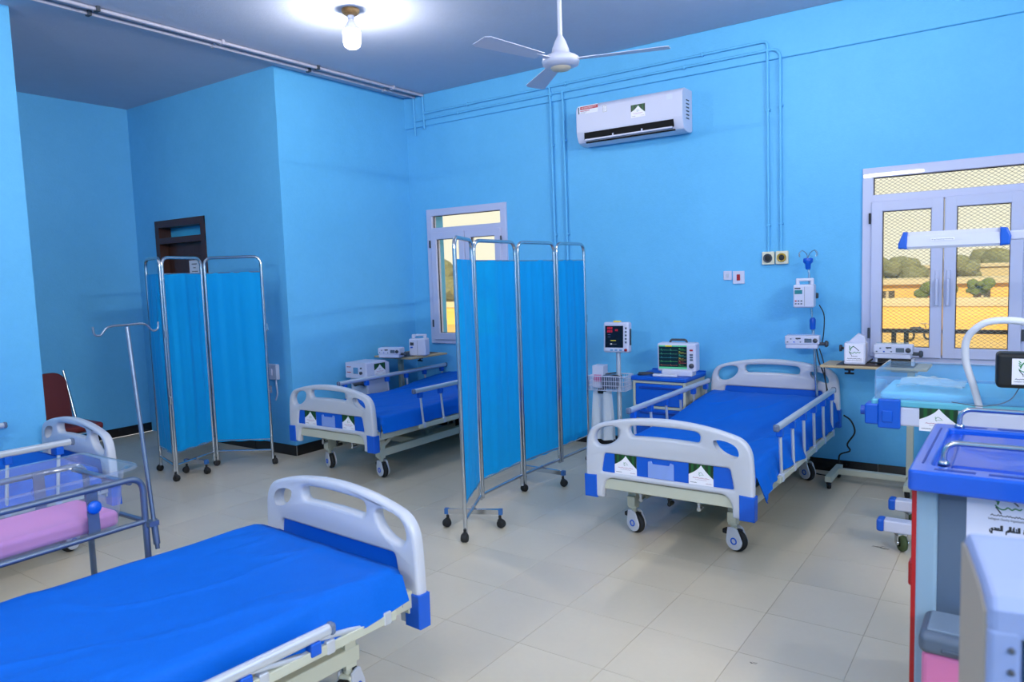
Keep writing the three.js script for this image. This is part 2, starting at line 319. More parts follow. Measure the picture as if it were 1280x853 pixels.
// ---------------------------------------------------------------- windows
function windowUnit(name, [x0, x1, y0, y1], label, handles) {
  const o = new THREE.Group(); o.name = name; scene.add(o); o.position.set((x0 + x1) / 2, y0, ZW); o.userData = { kind: 'structure', label, category: 'window' };
  const w = (x1 - x0) / 2, h = y1 - y0, zt = h - 0.19, f = 0.07, mk = (nm, g, m = mat.upvc, p = o) => obj(nm, g, m, p);
  // fixed frame around, transom and mullion
  mk('frame', [rbox(-w, -w + f, 0, h, -0.05, 0.022, 0.006), rbox(w - f, w, 0, h, -0.05, 0.022, 0.006), rbox(-w + f - .01, w - f + .01, h - f, h, -0.05, 0.0215, 0.006), rbox(-w + f - .01, w - f + .01, 0, 0.055, -0.05, 0.0215, 0.006)]);
  mk('transom_bar', rbox(-w + f - 0.01, w - f + 0.01, zt - 0.06, zt, -0.045, 0.021, 0.006));
  const gz = -0.022, tp = mk('transom_pane', box(-w + f - .005, w - f + .005, zt, h - f + .005, gz - 0.004, gz), mat.glass);
  mk('gasket', [box(-w + f - .001, w - f + .001, h - f - 0.005, h - f + 0.001, gz, gz + 0.012), box(-w + f - .001, -w + f + 0.004, zt, h - f, gz, gz + 0.012)], mat.gasket);
  for (const s of [-1, 1]) {
    const sash = sub('sash', o, [s * (w - f + 0.012) / 2, 0.04, 0.012]), sw = (w - f + 0.012) / 2 - 0.003, sh = zt - 0.06 - 0.04 + 0.012, b = 0.072;
    mk('sash_frame', [rbox(-sw, -sw + b, 0, sh, -0.04, 0.028, 0.007), rbox(sw - b, sw, 0, sh, -0.04, 0.028, 0.007), rbox(-sw + b - .01, sw - b + .01, sh - b, sh, -0.04, 0.0275, 0.007), rbox(-sw + b - .01, sw - b + .01, 0, b, -0.04, 0.0275, 0.007)], mat.upvc, sash);
    mk('pane', box(-sw + b - .004, sw - b + .004, b - .004, sh - b + .004, -0.012, -0.008), mat.glass, sash);
    const q = 0.004; mk('gasket', [box(-sw + b - q / 2, -sw + b + q, b, sh - b, -0.006, 0.008), box(sw - b - q, sw - b + q / 2, b, sh - b, -0.006, 0.008), box(-sw + b, sw - b, sh - b - q, sh - b + q / 2, -0.006, 0.008), box(-sw + b, sw - b, b - q / 2, b + q, -0.006, 0.008)], mat.gasket, sash);
    if (handles) mk('handle', [rbox(-s * (sw - 0.03) - 0.012, -s * (sw - 0.03) + 0.012, sh * 0.42, sh * 0.55, 0.028, 0.036, 0.003), rbox(-s * (sw - 0.03) - 0.009, -s * (sw - 0.03) + 0.009, sh * 0.33, sh * 0.5, 0.05, 0.064, 0.006), rod([-s * (sw - 0.03), sh * 0.485, 0.03], [-s * (sw - 0.03), sh * 0.485, 0.055], 0.008)], mat.upvc, sash);
    for (const yy of [0.12, 0.86]) mk('hinge', [rod([s * (sw + 0.008), sh * yy, 0.03], [s * (sw + 0.008), sh * yy + 0.075, 0.03], 0.008)], yy > 0.5 && s < 0 ? mat.black : mat.darkGrey, sash);
  }
  return o;
}
windowUnit('window_1', W1, 'white framed double casement window behind the folding screen', false);
windowUnit('window_2', W2, 'white framed double casement window with a wire mesh and a street view', true);
{ // expanded metal security mesh outside window_2
  const gs = [], x0 = W2[0] - 0.02, x1 = W2[1] + 0.02, dx = 0.019, dy = 0.0125, z = ZW - T - 0.02;
  for (let r = 0, y = W2[2]; y < W2[3]; y += dy, r++) for (let k = 0, x = x0; x < x1; x += dx, k++) { const up = (k + r) & 1; gs.push(bar([x, y + (up ? dy : 0) * 0.9, z], [x + dx, y + (up ? 0 : dy) * 0.9, z], 0.002, 0.0024)); }
  const o = tag(obj('security_mesh', [box(x0 - .03, x0, W2[2] - .03, W2[3] + .03, z - .01, z + .01), box(x1, x1 + .03, W2[2] - .03, W2[3] + .03, z - .01, z + .01), ...gs], M(0xa59c80, 0.6)), 'grey expanded metal mesh fixed outside the larger window', 'window mesh');
}
{ // alcove door
  const o = new THREE.Group(); o.name = 'door_1'; scene.add(o); o.position.set(-6.9375, 0, ZD); o.userData = { kind: 'structure', label: 'dark brown wooden door with a transom light', category: 'door' };
  const w = 0.4375;
  obj('door_frame', [box(-w, -w + 0.07, 0, 2.215, -0.14, 0.012), box(w - 0.07, w, 0, 2.215, -0.14, 0.012), box(-w, w, 2.145, 2.215, -0.14, 0.0115), box(-w, w, 1.98, 2.04, -0.14, 0.0115)], mat.brown, o);
  const leaf = obj('door_leaf', [box(-w + 0.07, w - 0.07, 0.01, 1.98, -0.12, -0.08)], mat.brown, o);
  for (const [a, b] of [[0.15, 0.85], [1.0, 1.85]]) obj('panel', rbox(-w + 0.18, w - 0.18, a, b, -0.085, -0.068, 0.012), mat.brown, leaf);
  obj('handle', [rod([-0.3, 1.0, -0.08], [-0.3, 1.0, -0.03], 0.01), rod([-0.3, 1.0, -0.035], [-0.2, 1.0, -0.035], 0.009)], mat.steel, leaf);
  obj('transom_pane', box(-w + 0.07, w - 0.07, 2.04, 2.145, -0.125, -0.12), M(0x3fb6ea, 0.2), o);
  const n = sticker('paper_notice', M(0xe7ebf2, 0.7, { map: canvasTex(128, 128, (x) => { x.fillStyle = '#e6ebf4'; x.fillRect(0, 0, 128, 128); x.fillStyle = '#5b6472'; x.fillRect(30, 24, 60, 7); x.fillRect(44, 52, 30, 6); x.fillRect(26, 80, 72, 6); x.fillRect(40, 98, 44, 5); }) }), 0.19, 0.17, scene, [-6.83, 1.715, ZD - 0.0665]);
  n.name = 'paper_notice'; tag(n, 'white paper notice stuck on the dark wooden door', 'notice');
}

// ---------------------------------------------------------------- ceiling bulbs
function bulb(x, z, label) {
  const o = thing('ceiling_bulb', label, 'light bulb', [x, H, z]);
  obj('rose', lathe([[0, 0], [0.062, 0], [0.06, -0.018], [0.05, -0.03], [0.036, -0.04], [0, -0.041]]), M(0xffffff, 0.5, { map: tinted(nTile, 512, [176, 142, 96], 220, 1) }), o);
  obj('socket', lathe([[0.02, -0.035], [0.024, -0.05], [0.022, -0.07], [0, -0.071]]), mat.white, o);
  obj('bulb_neck', lathe([[0.018, -0.06], [0.022, -0.075], [0.036, -0.10], [0.055, -0.128], [0.058, -0.135], [0, -0.135]]), M(0xdcdcf0, 0.4), o);
  const d = obj('bulb_globe', lathe([[0, -0.134], [0.0585, -0.135], [0.062, -0.15], [0.062, -0.215], [0.055, -0.245], [0.035, -0.26], [0, -0.264]]), M(0xffffff, 0.4, { emissive: 0xf2efff, emissiveIntensity: 2.6 }), o);
  const l = new THREE.PointLight(LAMP_COLOR, LAMP_CD, 0, 2); l.name = 'bulb_light'; l.position.set(0, -0.2, 0); l.castShadow = true; l.shadow.radius = 2.2; l.shadow.mapSize.set(1024, 1024); l.shadow.bias = -0.002; l.shadow.camera.near = 0.09; o.add(l);
}
LAMPS.forEach(([x, z], i) => bulb(x, z, ['lit white LED bulb hanging between conduit and ceiling fan', 'lit white LED bulb above the bed by the vital signs monitor', 'unseen white LED bulb above the clear baby bassinet lighting the near beds', 'unseen white LED bulb above the trolley aisle lighting the near floor', 'unseen white LED bulb lighting the room beyond the infant warmer', 'unseen white LED bulb in the corridor lighting the alcove'][i]));  // only the first bulb is in view, the others light from outside it

UNSEEN_BATTENS.forEach(([x, y, z, t, L], i) => {  // unseen battens, strength and place chosen for even light on the walls
  const o = thing('unseen_batten_light', ['unseen white LED batten on the side wall placed to light the alcove', 'unseen white LED batten on the near wall placed to light the back wall', 'unseen white LED batten by the room corner placed to light the alcove'][i], 'lamp', [x, y, z], t);
  obj('housing', rbox(-0.62, 0.62, -0.035, 0.035, -0.012, 0.04, 0.01), mat.white, o);
  obj('diffuser', rbox(-0.6, 0.6, -0.028, 0.028, 0.03, 0.052, 0.01), M(0xffffff, 0.5, { emissive: 0xffffff, emissiveIntensity: 3 }), o);
  const l = new THREE.RectAreaLight(0xfffdfa, L, 1.2, 0.06); l.name = 'unseen_batten_glow'; l.position.set(0, 0, 0.056); l.rotation.y = Math.PI; o.add(l);
});
// ---------------------------------------------------------------- ceiling fan
{
  const o = thing('ceiling_fan', 'white ceiling fan on a long rod near the air conditioner', 'fan', [-2.15, H - 0.02, -3.6]);
  obj('canopy', lathe([[0, 0.02], [0.07, 0.02], [0.065, -0.04], [0.02, -0.08], [0, -0.081]]), mat.white, o);
  obj('rod', rod([0, -0.06, 0], [0, -0.56, 0], 0.0125), mat.white, o);
  const mo = obj('motor_housing', lathe([[0.014, -0.53], [0.03, -0.56], [0.046, -0.60], [0.05, -0.625], [0.085, -0.64], [0.1, -0.65], [0.104, -0.668], [0.098, -0.688], [0.06, -0.7], [0, -0.703]], 32), mat.white, o);
  obj('bottom_cap', lathe([[0.06, -0.695], [0.05, -0.712], [0.02, -0.72], [0, -0.721]]), M(0xc9bfae, 0.5), o);
  for (let k = 0; k < 3; k++) {
    const b = sub('blade', o, [0, -0.662, 0], 0.3 + k * Math.PI * 2 / 3);
    obj('arm', [bar([0.08, 0, 0], [0.2, 0.0, 0], 0.035, 0.006)], mat.white, b);
    const g = extr(shapeOf([[0.16, -0.04], [0.56, -0.065], [0.59, -0.05], [0.59, 0.045], [0.56, 0.058], [0.16, 0.04]]), 0.003, 0); g.rotateX(Math.PI / 2 + 0.14);
    obj('blade_sheet', g, mat.white, b);
  }
}

// ---------------------------------------------------------------- conduits
function clipped(name, label, runs, m, clips, r = 0.0105, bend = 0.04) {
  const o = thing(name, label, 'conduit');
  obj('pipe', runs.map((p) => bentTube(p, r, bend, 8)), m, o);
  for (const [x, y, z, ax] of clips) obj('clip', ax === 'h' ? rbox(x - 0.008, x + 0.008, y - 0.017, y + 0.017, z - 0.015, z + 0.013, 0.003, 1) : ax === 'v' ? rbox(x - 0.017, x + 0.017, y - 0.008, y + 0.008, z - 0.015, z + 0.013, 0.003, 1) : rbox(x - 0.02, x + 0.02, y - 0.014, y + 0.014, z - 0.012, z + 0.012, 0.003, 1), m, o);
  return o;
}
const zc = ZW + 0.022 + 0.0125, zb = ZW + 0.0125;
clipped('wall_conduit', 'upper blue painted conduit running under the ceiling then down to the round sockets', [[[-5.07, 3.205, zc], [-1.648, 3.222, zc], [-1.648, 3.05, zc], [-1.648, 1.66, zb]]], mat.wall, [[-4.5, 3.208, zc, 'h'], [-3.4, 3.213, zc, 'h'], [-2.15, 3.22, zc, 'h'], [-1.648, 2.72, zb + .008, 'v'], [-1.648, 1.86, zb, 'v']]);
clipped('wall_conduit', 'lower blue painted conduit with a curved bend above the round sockets', [[[-5.19, 3.146, zc], [-1.556, 3.153, zc], [-1.556, 3.0, zc], [-1.556, 1.66, zb]]], mat.wall, [[-4.62, 3.147, zc, 'h'], [-3.55, 3.15, zc, 'h'], [-2.3, 3.151, zc, 'h'], [-1.556, 2.74, zb + .008, 'v'], [-1.556, 1.87, zb, 'v']], 0.0105, 0.09);
clipped('wall_conduit', 'vertical blue conduit beside the air conditioner, the one farther from it', [[[-3.565, 3.21, zc + 0.004], [-3.56, 3.05, zc], [-3.552, 0.6, zb]]], mat.wall, [[-3.56, 2.7, zb + .008, 'v'], [-3.555, 1.9, zb + .004, 'v']]);
clipped('wall_conduit', 'vertical blue conduit beside the air conditioner, the one closer to it', [[[-3.435, 3.15, zc + 0.004], [-3.43, 3.02, zc], [-3.425, 0.6, zb]]], mat.wall, [[-3.43, 2.72, zb + .008, 'v'], [-3.426, 1.9, zb + .004, 'v']]);
clipped('wall_conduit', 'short blue conduit dropping from the ceiling in the room corner', [[[-5.2, 3.39, zc + 0.002], [-5.19, 3.0, zc]]], mat.wall, []);
clipped('wall_conduit', 'short blue conduit dropping from the ceiling next to the corner one', [[[-5.075, 3.39, zc + 0.002], [-5.065, 3.05, zc]]], mat.wall, []);
const mCeilPipe = M(0xb4b2c2, 0.5);
for (const [x, lb] of [[-5.19, 'pale ceiling conduit running beside the projecting wall'], [-5.075, 'pale ceiling conduit parallel to it on the bulb side']]) {
  const o = thing('ceiling_conduit', lb, 'conduit');
  obj('pipe', [bentTube([[x, H - 0.016, ZF], [x, H - 0.016, ZW + 0.03]], 0.0125, 0.04, 10)], mCeilPipe, o);
  for (let k = 0; k < 6; k++) obj('clip', rbox(x - 0.024, x + 0.024, H - 0.034, H + 0.001, -0.75 - k * 0.92, -0.725 - k * 0.92, 0.004, 1), k % 2 ? mCeilPipe : mat.darkGrey, o);
}

// ---------------------------------------------------------------- wall sockets and switches
function roundSocket(x, y, inner, label) {
  const o = thing('wall_socket', label, 'socket', [x, y, ZW]);
  obj('plate', rbox(-0.046, 0.046, -0.05, 0.05, 0, 0.03, 0.008), M(0xd9d6c0, 0.4), o);
  obj('ring', lathe([[0.022, 0.03], [0.034, 0.03], [0.034, 0.038], [0.03, 0.041], [0.022, 0.036]]).rotateX(Math.PI / 2), inner, o);
  obj('socket_hole', lathe([[0, 0.033], [0.022, 0.033], [0.023, 0.03], [0, 0.03]]).rotateX(Math.PI / 2), mat.black, o);
}
roundSocket(-1.65, 1.611, mat.darkGrey, 'cream round socket with a grey ring under the conduits');
roundSocket(-1.547, 1.612, M(0xb09030, 0.4), 'cream round socket with a brass ring under the conduits');
{
  const o = thing('wall_switch', 'small white single switch on the wall by the monitor', 'switch', [-1.97, 1.487, ZW]);
  obj('plate', rbox(-0.033, 0.033, -0.036, 0.036, 0, 0.012, 0.004), mat.white, o); obj('rocker', rbox(-0.012, 0.012, -0.016, 0.016, 0.01, 0.017, 0.003), mat.offWhite, o);
  const p = thing('wall_switch', 'white switch plate with a red rocker', 'switch', [-1.882, 1.47, ZW]);
  obj('plate', rbox(-0.046, 0.046, -0.05, 0.05, 0, 0.012, 0.004), mat.white, p); obj('rocker', rbox(-0.013, 0.013, -0.024, 0.024, 0.01, 0.018, 0.003), mat.red, p);
  const q = thing('isolator_box', 'white isolator switch box on the wall behind the alcove screen', 'switch', [-5.575, 0.75, ZD]);
  obj('plate', rbox(-0.068, 0.068, -0.07, 0.07, 0, 0.04, 0.008), mat.offWhite, q); obj('lever', rbox(-0.018, 0.018, -0.03, 0.03, 0.04, 0.05, 0.004), mat.white, q);
  obj('cable', wire([[0.03, -0.06, 0.02], [0.05, -0.12, 0.03], [0.04, -0.2, 0.02], [0.0, -0.26, 0.012]], 0.008), mat.offWhite, q);
}

// ---------------------------------------------------------------- air conditioner
{
  const o = thing('air_conditioner', 'white split air conditioner with red and green stickers high on the wall', 'air conditioner', [-2.725, 2.63, ZW]);
  const prof = shapeOf([[0, 0.02], [0, 0.335], [0.15, 0.335], [0.2, 0.325, 0.207, 0.29], [0.208, 0.11], [0.2, 0.06, 0.17, 0.02], [0.12, 0.0, 0.08, 0.0], [0.02, 0.005]]);
  const body = extr(prof, 0.95, 0.006).rotateY(-Math.PI / 2).translate(0.475, 0, 0);
  obj('casing', body, mat.white, o);
  const slot = new THREE.Group();
  obj('outlet', [bar([-0.4, 0.068, 0.1995], [0.4, 0.068, 0.1995], 0.012, 0.058)], mat.slotBlack, o);
  obj('louvre', [bar([-0.39, 0.036, 0.196], [0.39, 0.036, 0.196], 0.03, 0.012)], mat.white, o);
  obj('lower_gap', [bar([-0.4, 0.018, 0.172], [0.4, 0.018, 0.172], 0.02, 0.01)], mat.slotBlack, o);
  for (const x of [-0.13, 0.13]) obj('louvre_pivot', rbox(x - 0.006, x + 0.006, 0.03, 0.06, 0.19, 0.212, 0.002, 1), mat.white, o);
  for (let k = 0; k < 6; k++) obj('side_vent', box(0.4752, 0.4765, 0.1 + k * 0.028, 0.11 + k * 0.028, 0.07, 0.13), mat.darkGrey, o);
  const red = M(0xffffff, 0.4, { map: canvasTex(256, 96, (x) => { x.fillStyle = '#dfe0ec'; x.fillRect(0, 0, 256, 96); x.fillStyle = '#a92a3c'; x.fillRect(30, 8, 226, 36); x.fillStyle = '#e9d5da'; x.fillRect(44, 20, 190, 4); x.fillRect(44, 30, 150, 3); x.fillStyle = '#b03a48'; x.fillRect(30, 54, 120, 8); x.fillStyle = '#3a4048'; x.fillRect(4, 12, 14, 76); x.fillStyle = '#8b8f9c'; for (let k = 0; k < 4; k++) x.fillRect(30, 68 + k * 6, 90 - k * 12, 2); }) });
  sticker('sticker', red, 0.19, 0.07, o, [-0.36, 0.285, 0.2066]);
  sticker('sticker', M(0xffffff, 0.5, { map: canvasTex(64, 96, (x) => { x.fillStyle = '#e8e8f2'; x.fillRect(0, 0, 64, 96); x.strokeStyle = '#555b66'; x.lineWidth = 4; x.strokeRect(6, 6, 52, 84); x.fillStyle = '#7f8592'; for (let k = 0; k < 6; k++) x.fillRect(14, 18 + k * 11, 34 - (k % 3) * 8, 3); }) }), 0.04, 0.06, o, [-0.2, 0.268, 0.2085]);
  sticker('sticker', LABEL.green, 0.125, 0.1, o, [0.1, 0.205, 0.2092]);
  sticker('display', M(0xd2d8ee, 0.1), 0.05, 0.04, o, [0.37, 0.27, 0.2078]);  // pale patch painting the bulb reflection on the casing, no real display
}

// ---------------------------------------------------------------- hospital beds
const boardShape = (() => {
  const half = [[0.48, 0.0], [0.483, 0.14], [0.478, 0.30], [0.47, 0.37], [0.455, 0.425, 0.4, 0.442]];
  const s = new THREE.Shape();
  s.moveTo(-0.375, 0.0); s.lineTo(-0.48, 0.0); s.lineTo(-0.483, 0.14); s.quadraticCurveTo(-0.482, 0.25, -0.474, 0.325); s.quadraticCurveTo(-0.462, 0.405, -0.39, 0.428); s.quadraticCurveTo(-0.22, 0.48, 0, 0.482);
  s.quadraticCurveTo(0.22, 0.48, 0.39, 0.428); s.quadraticCurveTo(0.462, 0.405, 0.474, 0.325); s.quadraticCurveTo(0.482, 0.25, 0.483, 0.14); s.lineTo(0.48, 0.0); s.lineTo(0.375, 0.0);
  s.lineTo(0.372, 0.05); s.quadraticCurveTo(0.365, 0.115, 0.31, 0.118); s.lineTo(-0.31, 0.118); s.quadraticCurveTo(-0.365, 0.115, -0.372, 0.05); s.lineTo(-0.375, 0.0);
  const slot = new THREE.Path(); slot.moveTo(-0.205, 0.405); slot.quadraticCurveTo(-0.205, 0.372, -0.175, 0.372); slot.quadraticCurveTo(0, 0.382, 0.175, 0.372); slot.quadraticCurveTo(0.205, 0.372, 0.205, 0.405); slot.quadraticCurveTo(0.205, 0.43, 0.17, 0.434); slot.quadraticCurveTo(0, 0.446, -0.17, 0.434); slot.quadraticCurveTo(-0.205, 0.43, -0.205, 0.405); s.holes.push(slot);
  for (const k of [-1, 1]) { const h = new THREE.Path(); h.moveTo(k * 0.262, 0.395); h.bezierCurveTo(k * 0.264, 0.428, k * 0.345, 0.422, k * 0.39, 0.397); h.bezierCurveTo(k * 0.436, 0.37, k * 0.436, 0.301, k * 0.388, 0.301); h.bezierCurveTo(k * 0.33, 0.301, k * 0.262, 0.345, k * 0.262, 0.395); s.holes.push(h); }
  const p = new THREE.Path(); p.moveTo(-0.372, 0.15); p.lineTo(0.372, 0.15); p.quadraticCurveTo(0.382, 0.152, 0.378, 0.168); p.lineTo(0.364, 0.245); p.quadraticCurveTo(0.36, 0.26, 0.344, 0.26); p.lineTo(-0.344, 0.26); p.quadraticCurveTo(-0.36, 0.26, -0.364, 0.245); p.lineTo(-0.378, 0.168); p.quadraticCurveTo(-0.382, 0.152, -0.372, 0.15); s.holes.push(p);
  return s;
})();
const boardGeo = toCreasedNormals(extr(boardShape, 0.05, 0.014, 12).translate(0, 0, -0.025), 0.6);
const boardPanelGeo = box(-0.385, 0.385, 0.14, 0.28, -0.012, 0.012);
const cornerGeo = (() => { const s = new THREE.Shape(); s.moveTo(0.41, -0.004); s.lineTo(0.488, -0.004); s.lineTo(0.49, 0.125); s.lineTo(0.41, 0.13); s.closePath(); return [extr(s, 0.06, 0.006).translate(0, 0, -0.03)]; })();
const pocketGeo = extr(shapeOf([[-0.075, 0], [0.075, 0], [0.075, 0.088], [0.055, 0.094], [0.048, 0.078], [-0.048, 0.078], [-0.055, 0.094], [-0.075, 0.088]]), 0.003);
const casterParts = (() => {
  const c = { fork: [rod([0, 0.105, 0], [0, 0.16, 0], 0.016), rbox(-0.026, 0.026, 0.09, 0.125, -0.03, 0.026, 0.01)], wheel: [lathe([[0, -0.016], [0.05, -0.016], [0.06, -0.012], [0.0625, 0], [0.06, 0.012], [0.05, 0.016], [0, 0.016]], 28).rotateZ(Math.PI / 2).translate(0, 0.0625, 0.02)] };
  const s = new THREE.Shape(); s.absarc(0.02, 0.064, 0.05, Math.PI * 0.98, Math.PI * 2.02); s.lineTo(0.04, 0.13); s.quadraticCurveTo(0.02, 0.145, -0.02, 0.135); s.closePath();
  c.cover = [extr(s, 0.011, 0.004, 16).rotateY(-Math.PI / 2).translate(-0.027 + 0.0055, 0, 0)]; c.cover2 = [extr(s, 0.011, 0.004, 16).rotateY(-Math.PI / 2).translate(0.027 + 0.0055, 0, 0)];
  for (const [k, n] of [[-1, 'ring'], [1, 'ring2']]) c[n] = [new THREE.TorusGeometry(0.0165, 0.004, 8, 20).rotateY(Math.PI / 2).translate(k * 0.0335, 0.064, 0.02)];
  c.brake = [rbox(-0.022, 0.022, 0.088, 0.115, -0.062, -0.02, 0.008), rbox(-0.014, 0.014, 0.098, 0.128, 0.02, 0.05, 0.006)];
  for (const k in c) c[k] = merge(c[k]);
  return c;
})();
function caster(parent, at, turn, low) {
  const c = sub('caster', parent, at, turn);
  obj('fork', casterParts.fork, mat.cream, c); obj('wheel', casterParts.wheel, mat.rubber, c); for (const k of ['', '2']) { obj('cover', casterParts['cover' + k], mat.abs, c); obj('hub_ring', casterParts['ring' + k], mat.blueAbs, c); } obj('brake', casterParts.brake, mat.black, c);
}
const sheetNoise = (() => { const n = fractal(256, [[5, 1, 91], [11, 0.7, 92], [23, 0.35, 93]]); return (u, v) => n[((Math.floor(v * 256) % 256 + 256) % 256) * 256 + ((Math.floor(u * 256) % 256 + 256) % 256)] - 0.5; })();
function smoothNoise(u, v) { const k = 256, fu = u * k - Math.floor(u * k), fv = v * k - Math.floor(v * k), d = 1 / k; return (sheetNoise(u, v) * (1 - fu) + sheetNoise(u + d, v) * fu) * (1 - fv) + (sheetNoise(u, v + d) * (1 - fu) + sheetNoise(u + d, v + d) * fu) * fv; }
function sheetGeo({ w = 0.455, z0 = -0.955, z1 = 0.945, y: yb = 0.514, drop = 0.12, off = 0, wrinkle = 0.012, sag = 0, corner = 0 }) {
  // cross-section: hem, side, rounded edge, top, rounded edge, side, hem ; ends tucked down
  const NU = 72, NV = 90, pos = [], uv = [], idx = [], r = 0.035, side = drop - r, arc = r * Math.PI / 2, half = w - r, total = 2 * (side + arc + half);
  for (let j = 0; j <= NV; j++) {
    const v = j / NV; let z = z0 + (z1 - z0) * v, endDrop = 0;
    if (j === 0 || j === NV) endDrop = 0.14; else if (j === 1 || j === NV - 1) endDrop = 0.012;
    if (j === 1) z = z0 + 0.002; if (j === NV - 1) z = z1 - 0.002;
    const q0 = Math.max(0, Math.min(1, (0.55 - v) / 0.5)), y = yb + 0.075 * q0 * q0 * (3 - 2 * q0), fall = y - yb;
    for (let i = 0; i <= NU; i++) {
      const hem = 1 + 0.3 * smoothNoise(v * 0.9 + off, (i < NU / 2 ? 0.2 : 0.7)) + corner * Math.max(0, (v - 0.82) / 0.18) * (i > NU / 2 ? 1 : 0.3);
      let s = (i / NU - 0.5) * total, k = Math.sign(s), a = Math.abs(s), x, yy, nx = 0;
      if (a <= half) { x = s; yy = y; } else if (a <= half + arc) { const t = (a - half) / r; x = k * (half + Math.sin(t) * r); yy = y - r + Math.cos(t) * r; } else { const q = (a - half - arc) * hem; x = k * w; yy = y - r - q * (1 + fall / side * 0.8); nx = q / side; }
      const n = smoothNoise(x * 0.32 + off, z * 0.25 + off * 2.3), m = smoothNoise(x * 0.9 + off + 0.37 + z * 0.22, z * 0.5 + off), cr = Math.pow(Math.max(0, 1 - 14 * Math.abs(smoothNoise(x * 0.5 + z * 0.14 + off, z * 0.16 + off * 1.7))), 2);
      if (nx > 0) x += k * (0.004 + nx * (0.02 + 0.09 * smoothNoise(v * 2.2 + off, 0.4 + k * 0.2)) + 0.02 * m + 0.008 * cr); else yy += wrinkle * (n * 1.1 + m * 0.8) + 0.006 * cr - sag * Math.cos(z * 1.6) * (1 - Math.abs(x) / w) * 0.02;
      pos.push(x, yy - (nx > 0 ? 0 : endDrop), z); uv.push(s, z);
      if (i && j) { const a0 = (j - 1) * (NU + 1) + i - 1, b0 = a0 + NU + 1; idx.push(a0, b0, a0 + 1, b0, b0 + 1, a0 + 1); }
    }
  }
  const g = new THREE.BufferGeometry(); g.setAttribute('position', new THREE.Float32BufferAttribute(pos, 3)); g.setAttribute('uv', new THREE.Float32BufferAttribute(uv, 2)); g.setIndex(idx); g.computeVertexNormals(); return g;
}
function board(parent, name, y, z, face, labels) {
  const b = sub(name, parent, [0, y, z], face > 0 ? 0 : Math.PI);
  obj('board_shell', boardGeo, mat.abs, b); obj('blue_panel', boardPanelGeo, mat.blueAbs, b);
  for (const k of [-1, 1]) { const c = obj('corner_bumper', cornerGeo.map((g) => g), mat.blueAbs, b); c.scale.x = k === 1 ? 1 : 1; if (k < 0) c.rotation.y = Math.PI; }
  if (labels) {
    sticker('green_label', LABEL.green, 0.135, 0.118, b, [-0.232, 0.208, 0.0135]); sticker('green_label', LABEL.green, 0.135, 0.118, b, [0.205, 0.208, 0.0135]);
    const p = obj('card_holder', pocketGeo, mat.pocket, b); p.position.set(-0.02, 0.152, 0.0135);
  }
}
function sideRail(parent, x, y, z0, z1, down) {
  const k = Math.sign(x), s = sub('side_rail', parent, [x, 0, 0]), n = 6, L = z1 - z0;
  const base = 0.385, lift = down ? 0.045 : y - base, shift = down ? -0.3 : 0.03;
  obj('top_bar', [rbox(-0.016, 0.016, base + lift - 0.019, base + lift + 0.019, z0, z1, 0.015, 4)], mat.alu, s);
  for (const z of [z0, z1]) obj('end_cap', rbox(-0.0175, 0.0175, base + lift - 0.0205, base + lift + 0.0205, z - 0.012, z + 0.012, 0.012), mat.capGrey, s);
  obj('mounting_bar', [rbox(-0.012, 0.012, base - 0.03, base + 0.004, z0 + 0.06, z1 + (down ? 0.27 : -0.04), 0.004), ...[0.1, 0.5, 0.9].map((t) => box(-k * 0.05 - 0.02, -k * 0.05 + 0.03, base - 0.04, base - 0.012, z0 + L * t - 0.02, z0 + L * t + 0.02))], mat.cream, s);
  for (let i = 0; i < n; i++) {
    const zt = z0 + 0.07 + (L - 0.14) * i / (n - 1), zb = zt - shift;
    obj('post', rod([0, base - 0.02, zb], [0, base + lift - 0.012, zt], 0.0095, 0.0095, 10), mat.alu, s);
    obj('sleeve', [rbox(-0.018, 0.018, base + lift - 0.06, base + lift - 0.016, zt - 0.02, zt + 0.02, 0.006, 1)], mat.blueAbs, s);
    obj('post_foot', rbox(-0.014, 0.014, base - 0.034, base + 0.012, zb - 0.017, zb + 0.017, 0.005, 1), down ? mat.alu : mat.offWhite, s);
  }
}
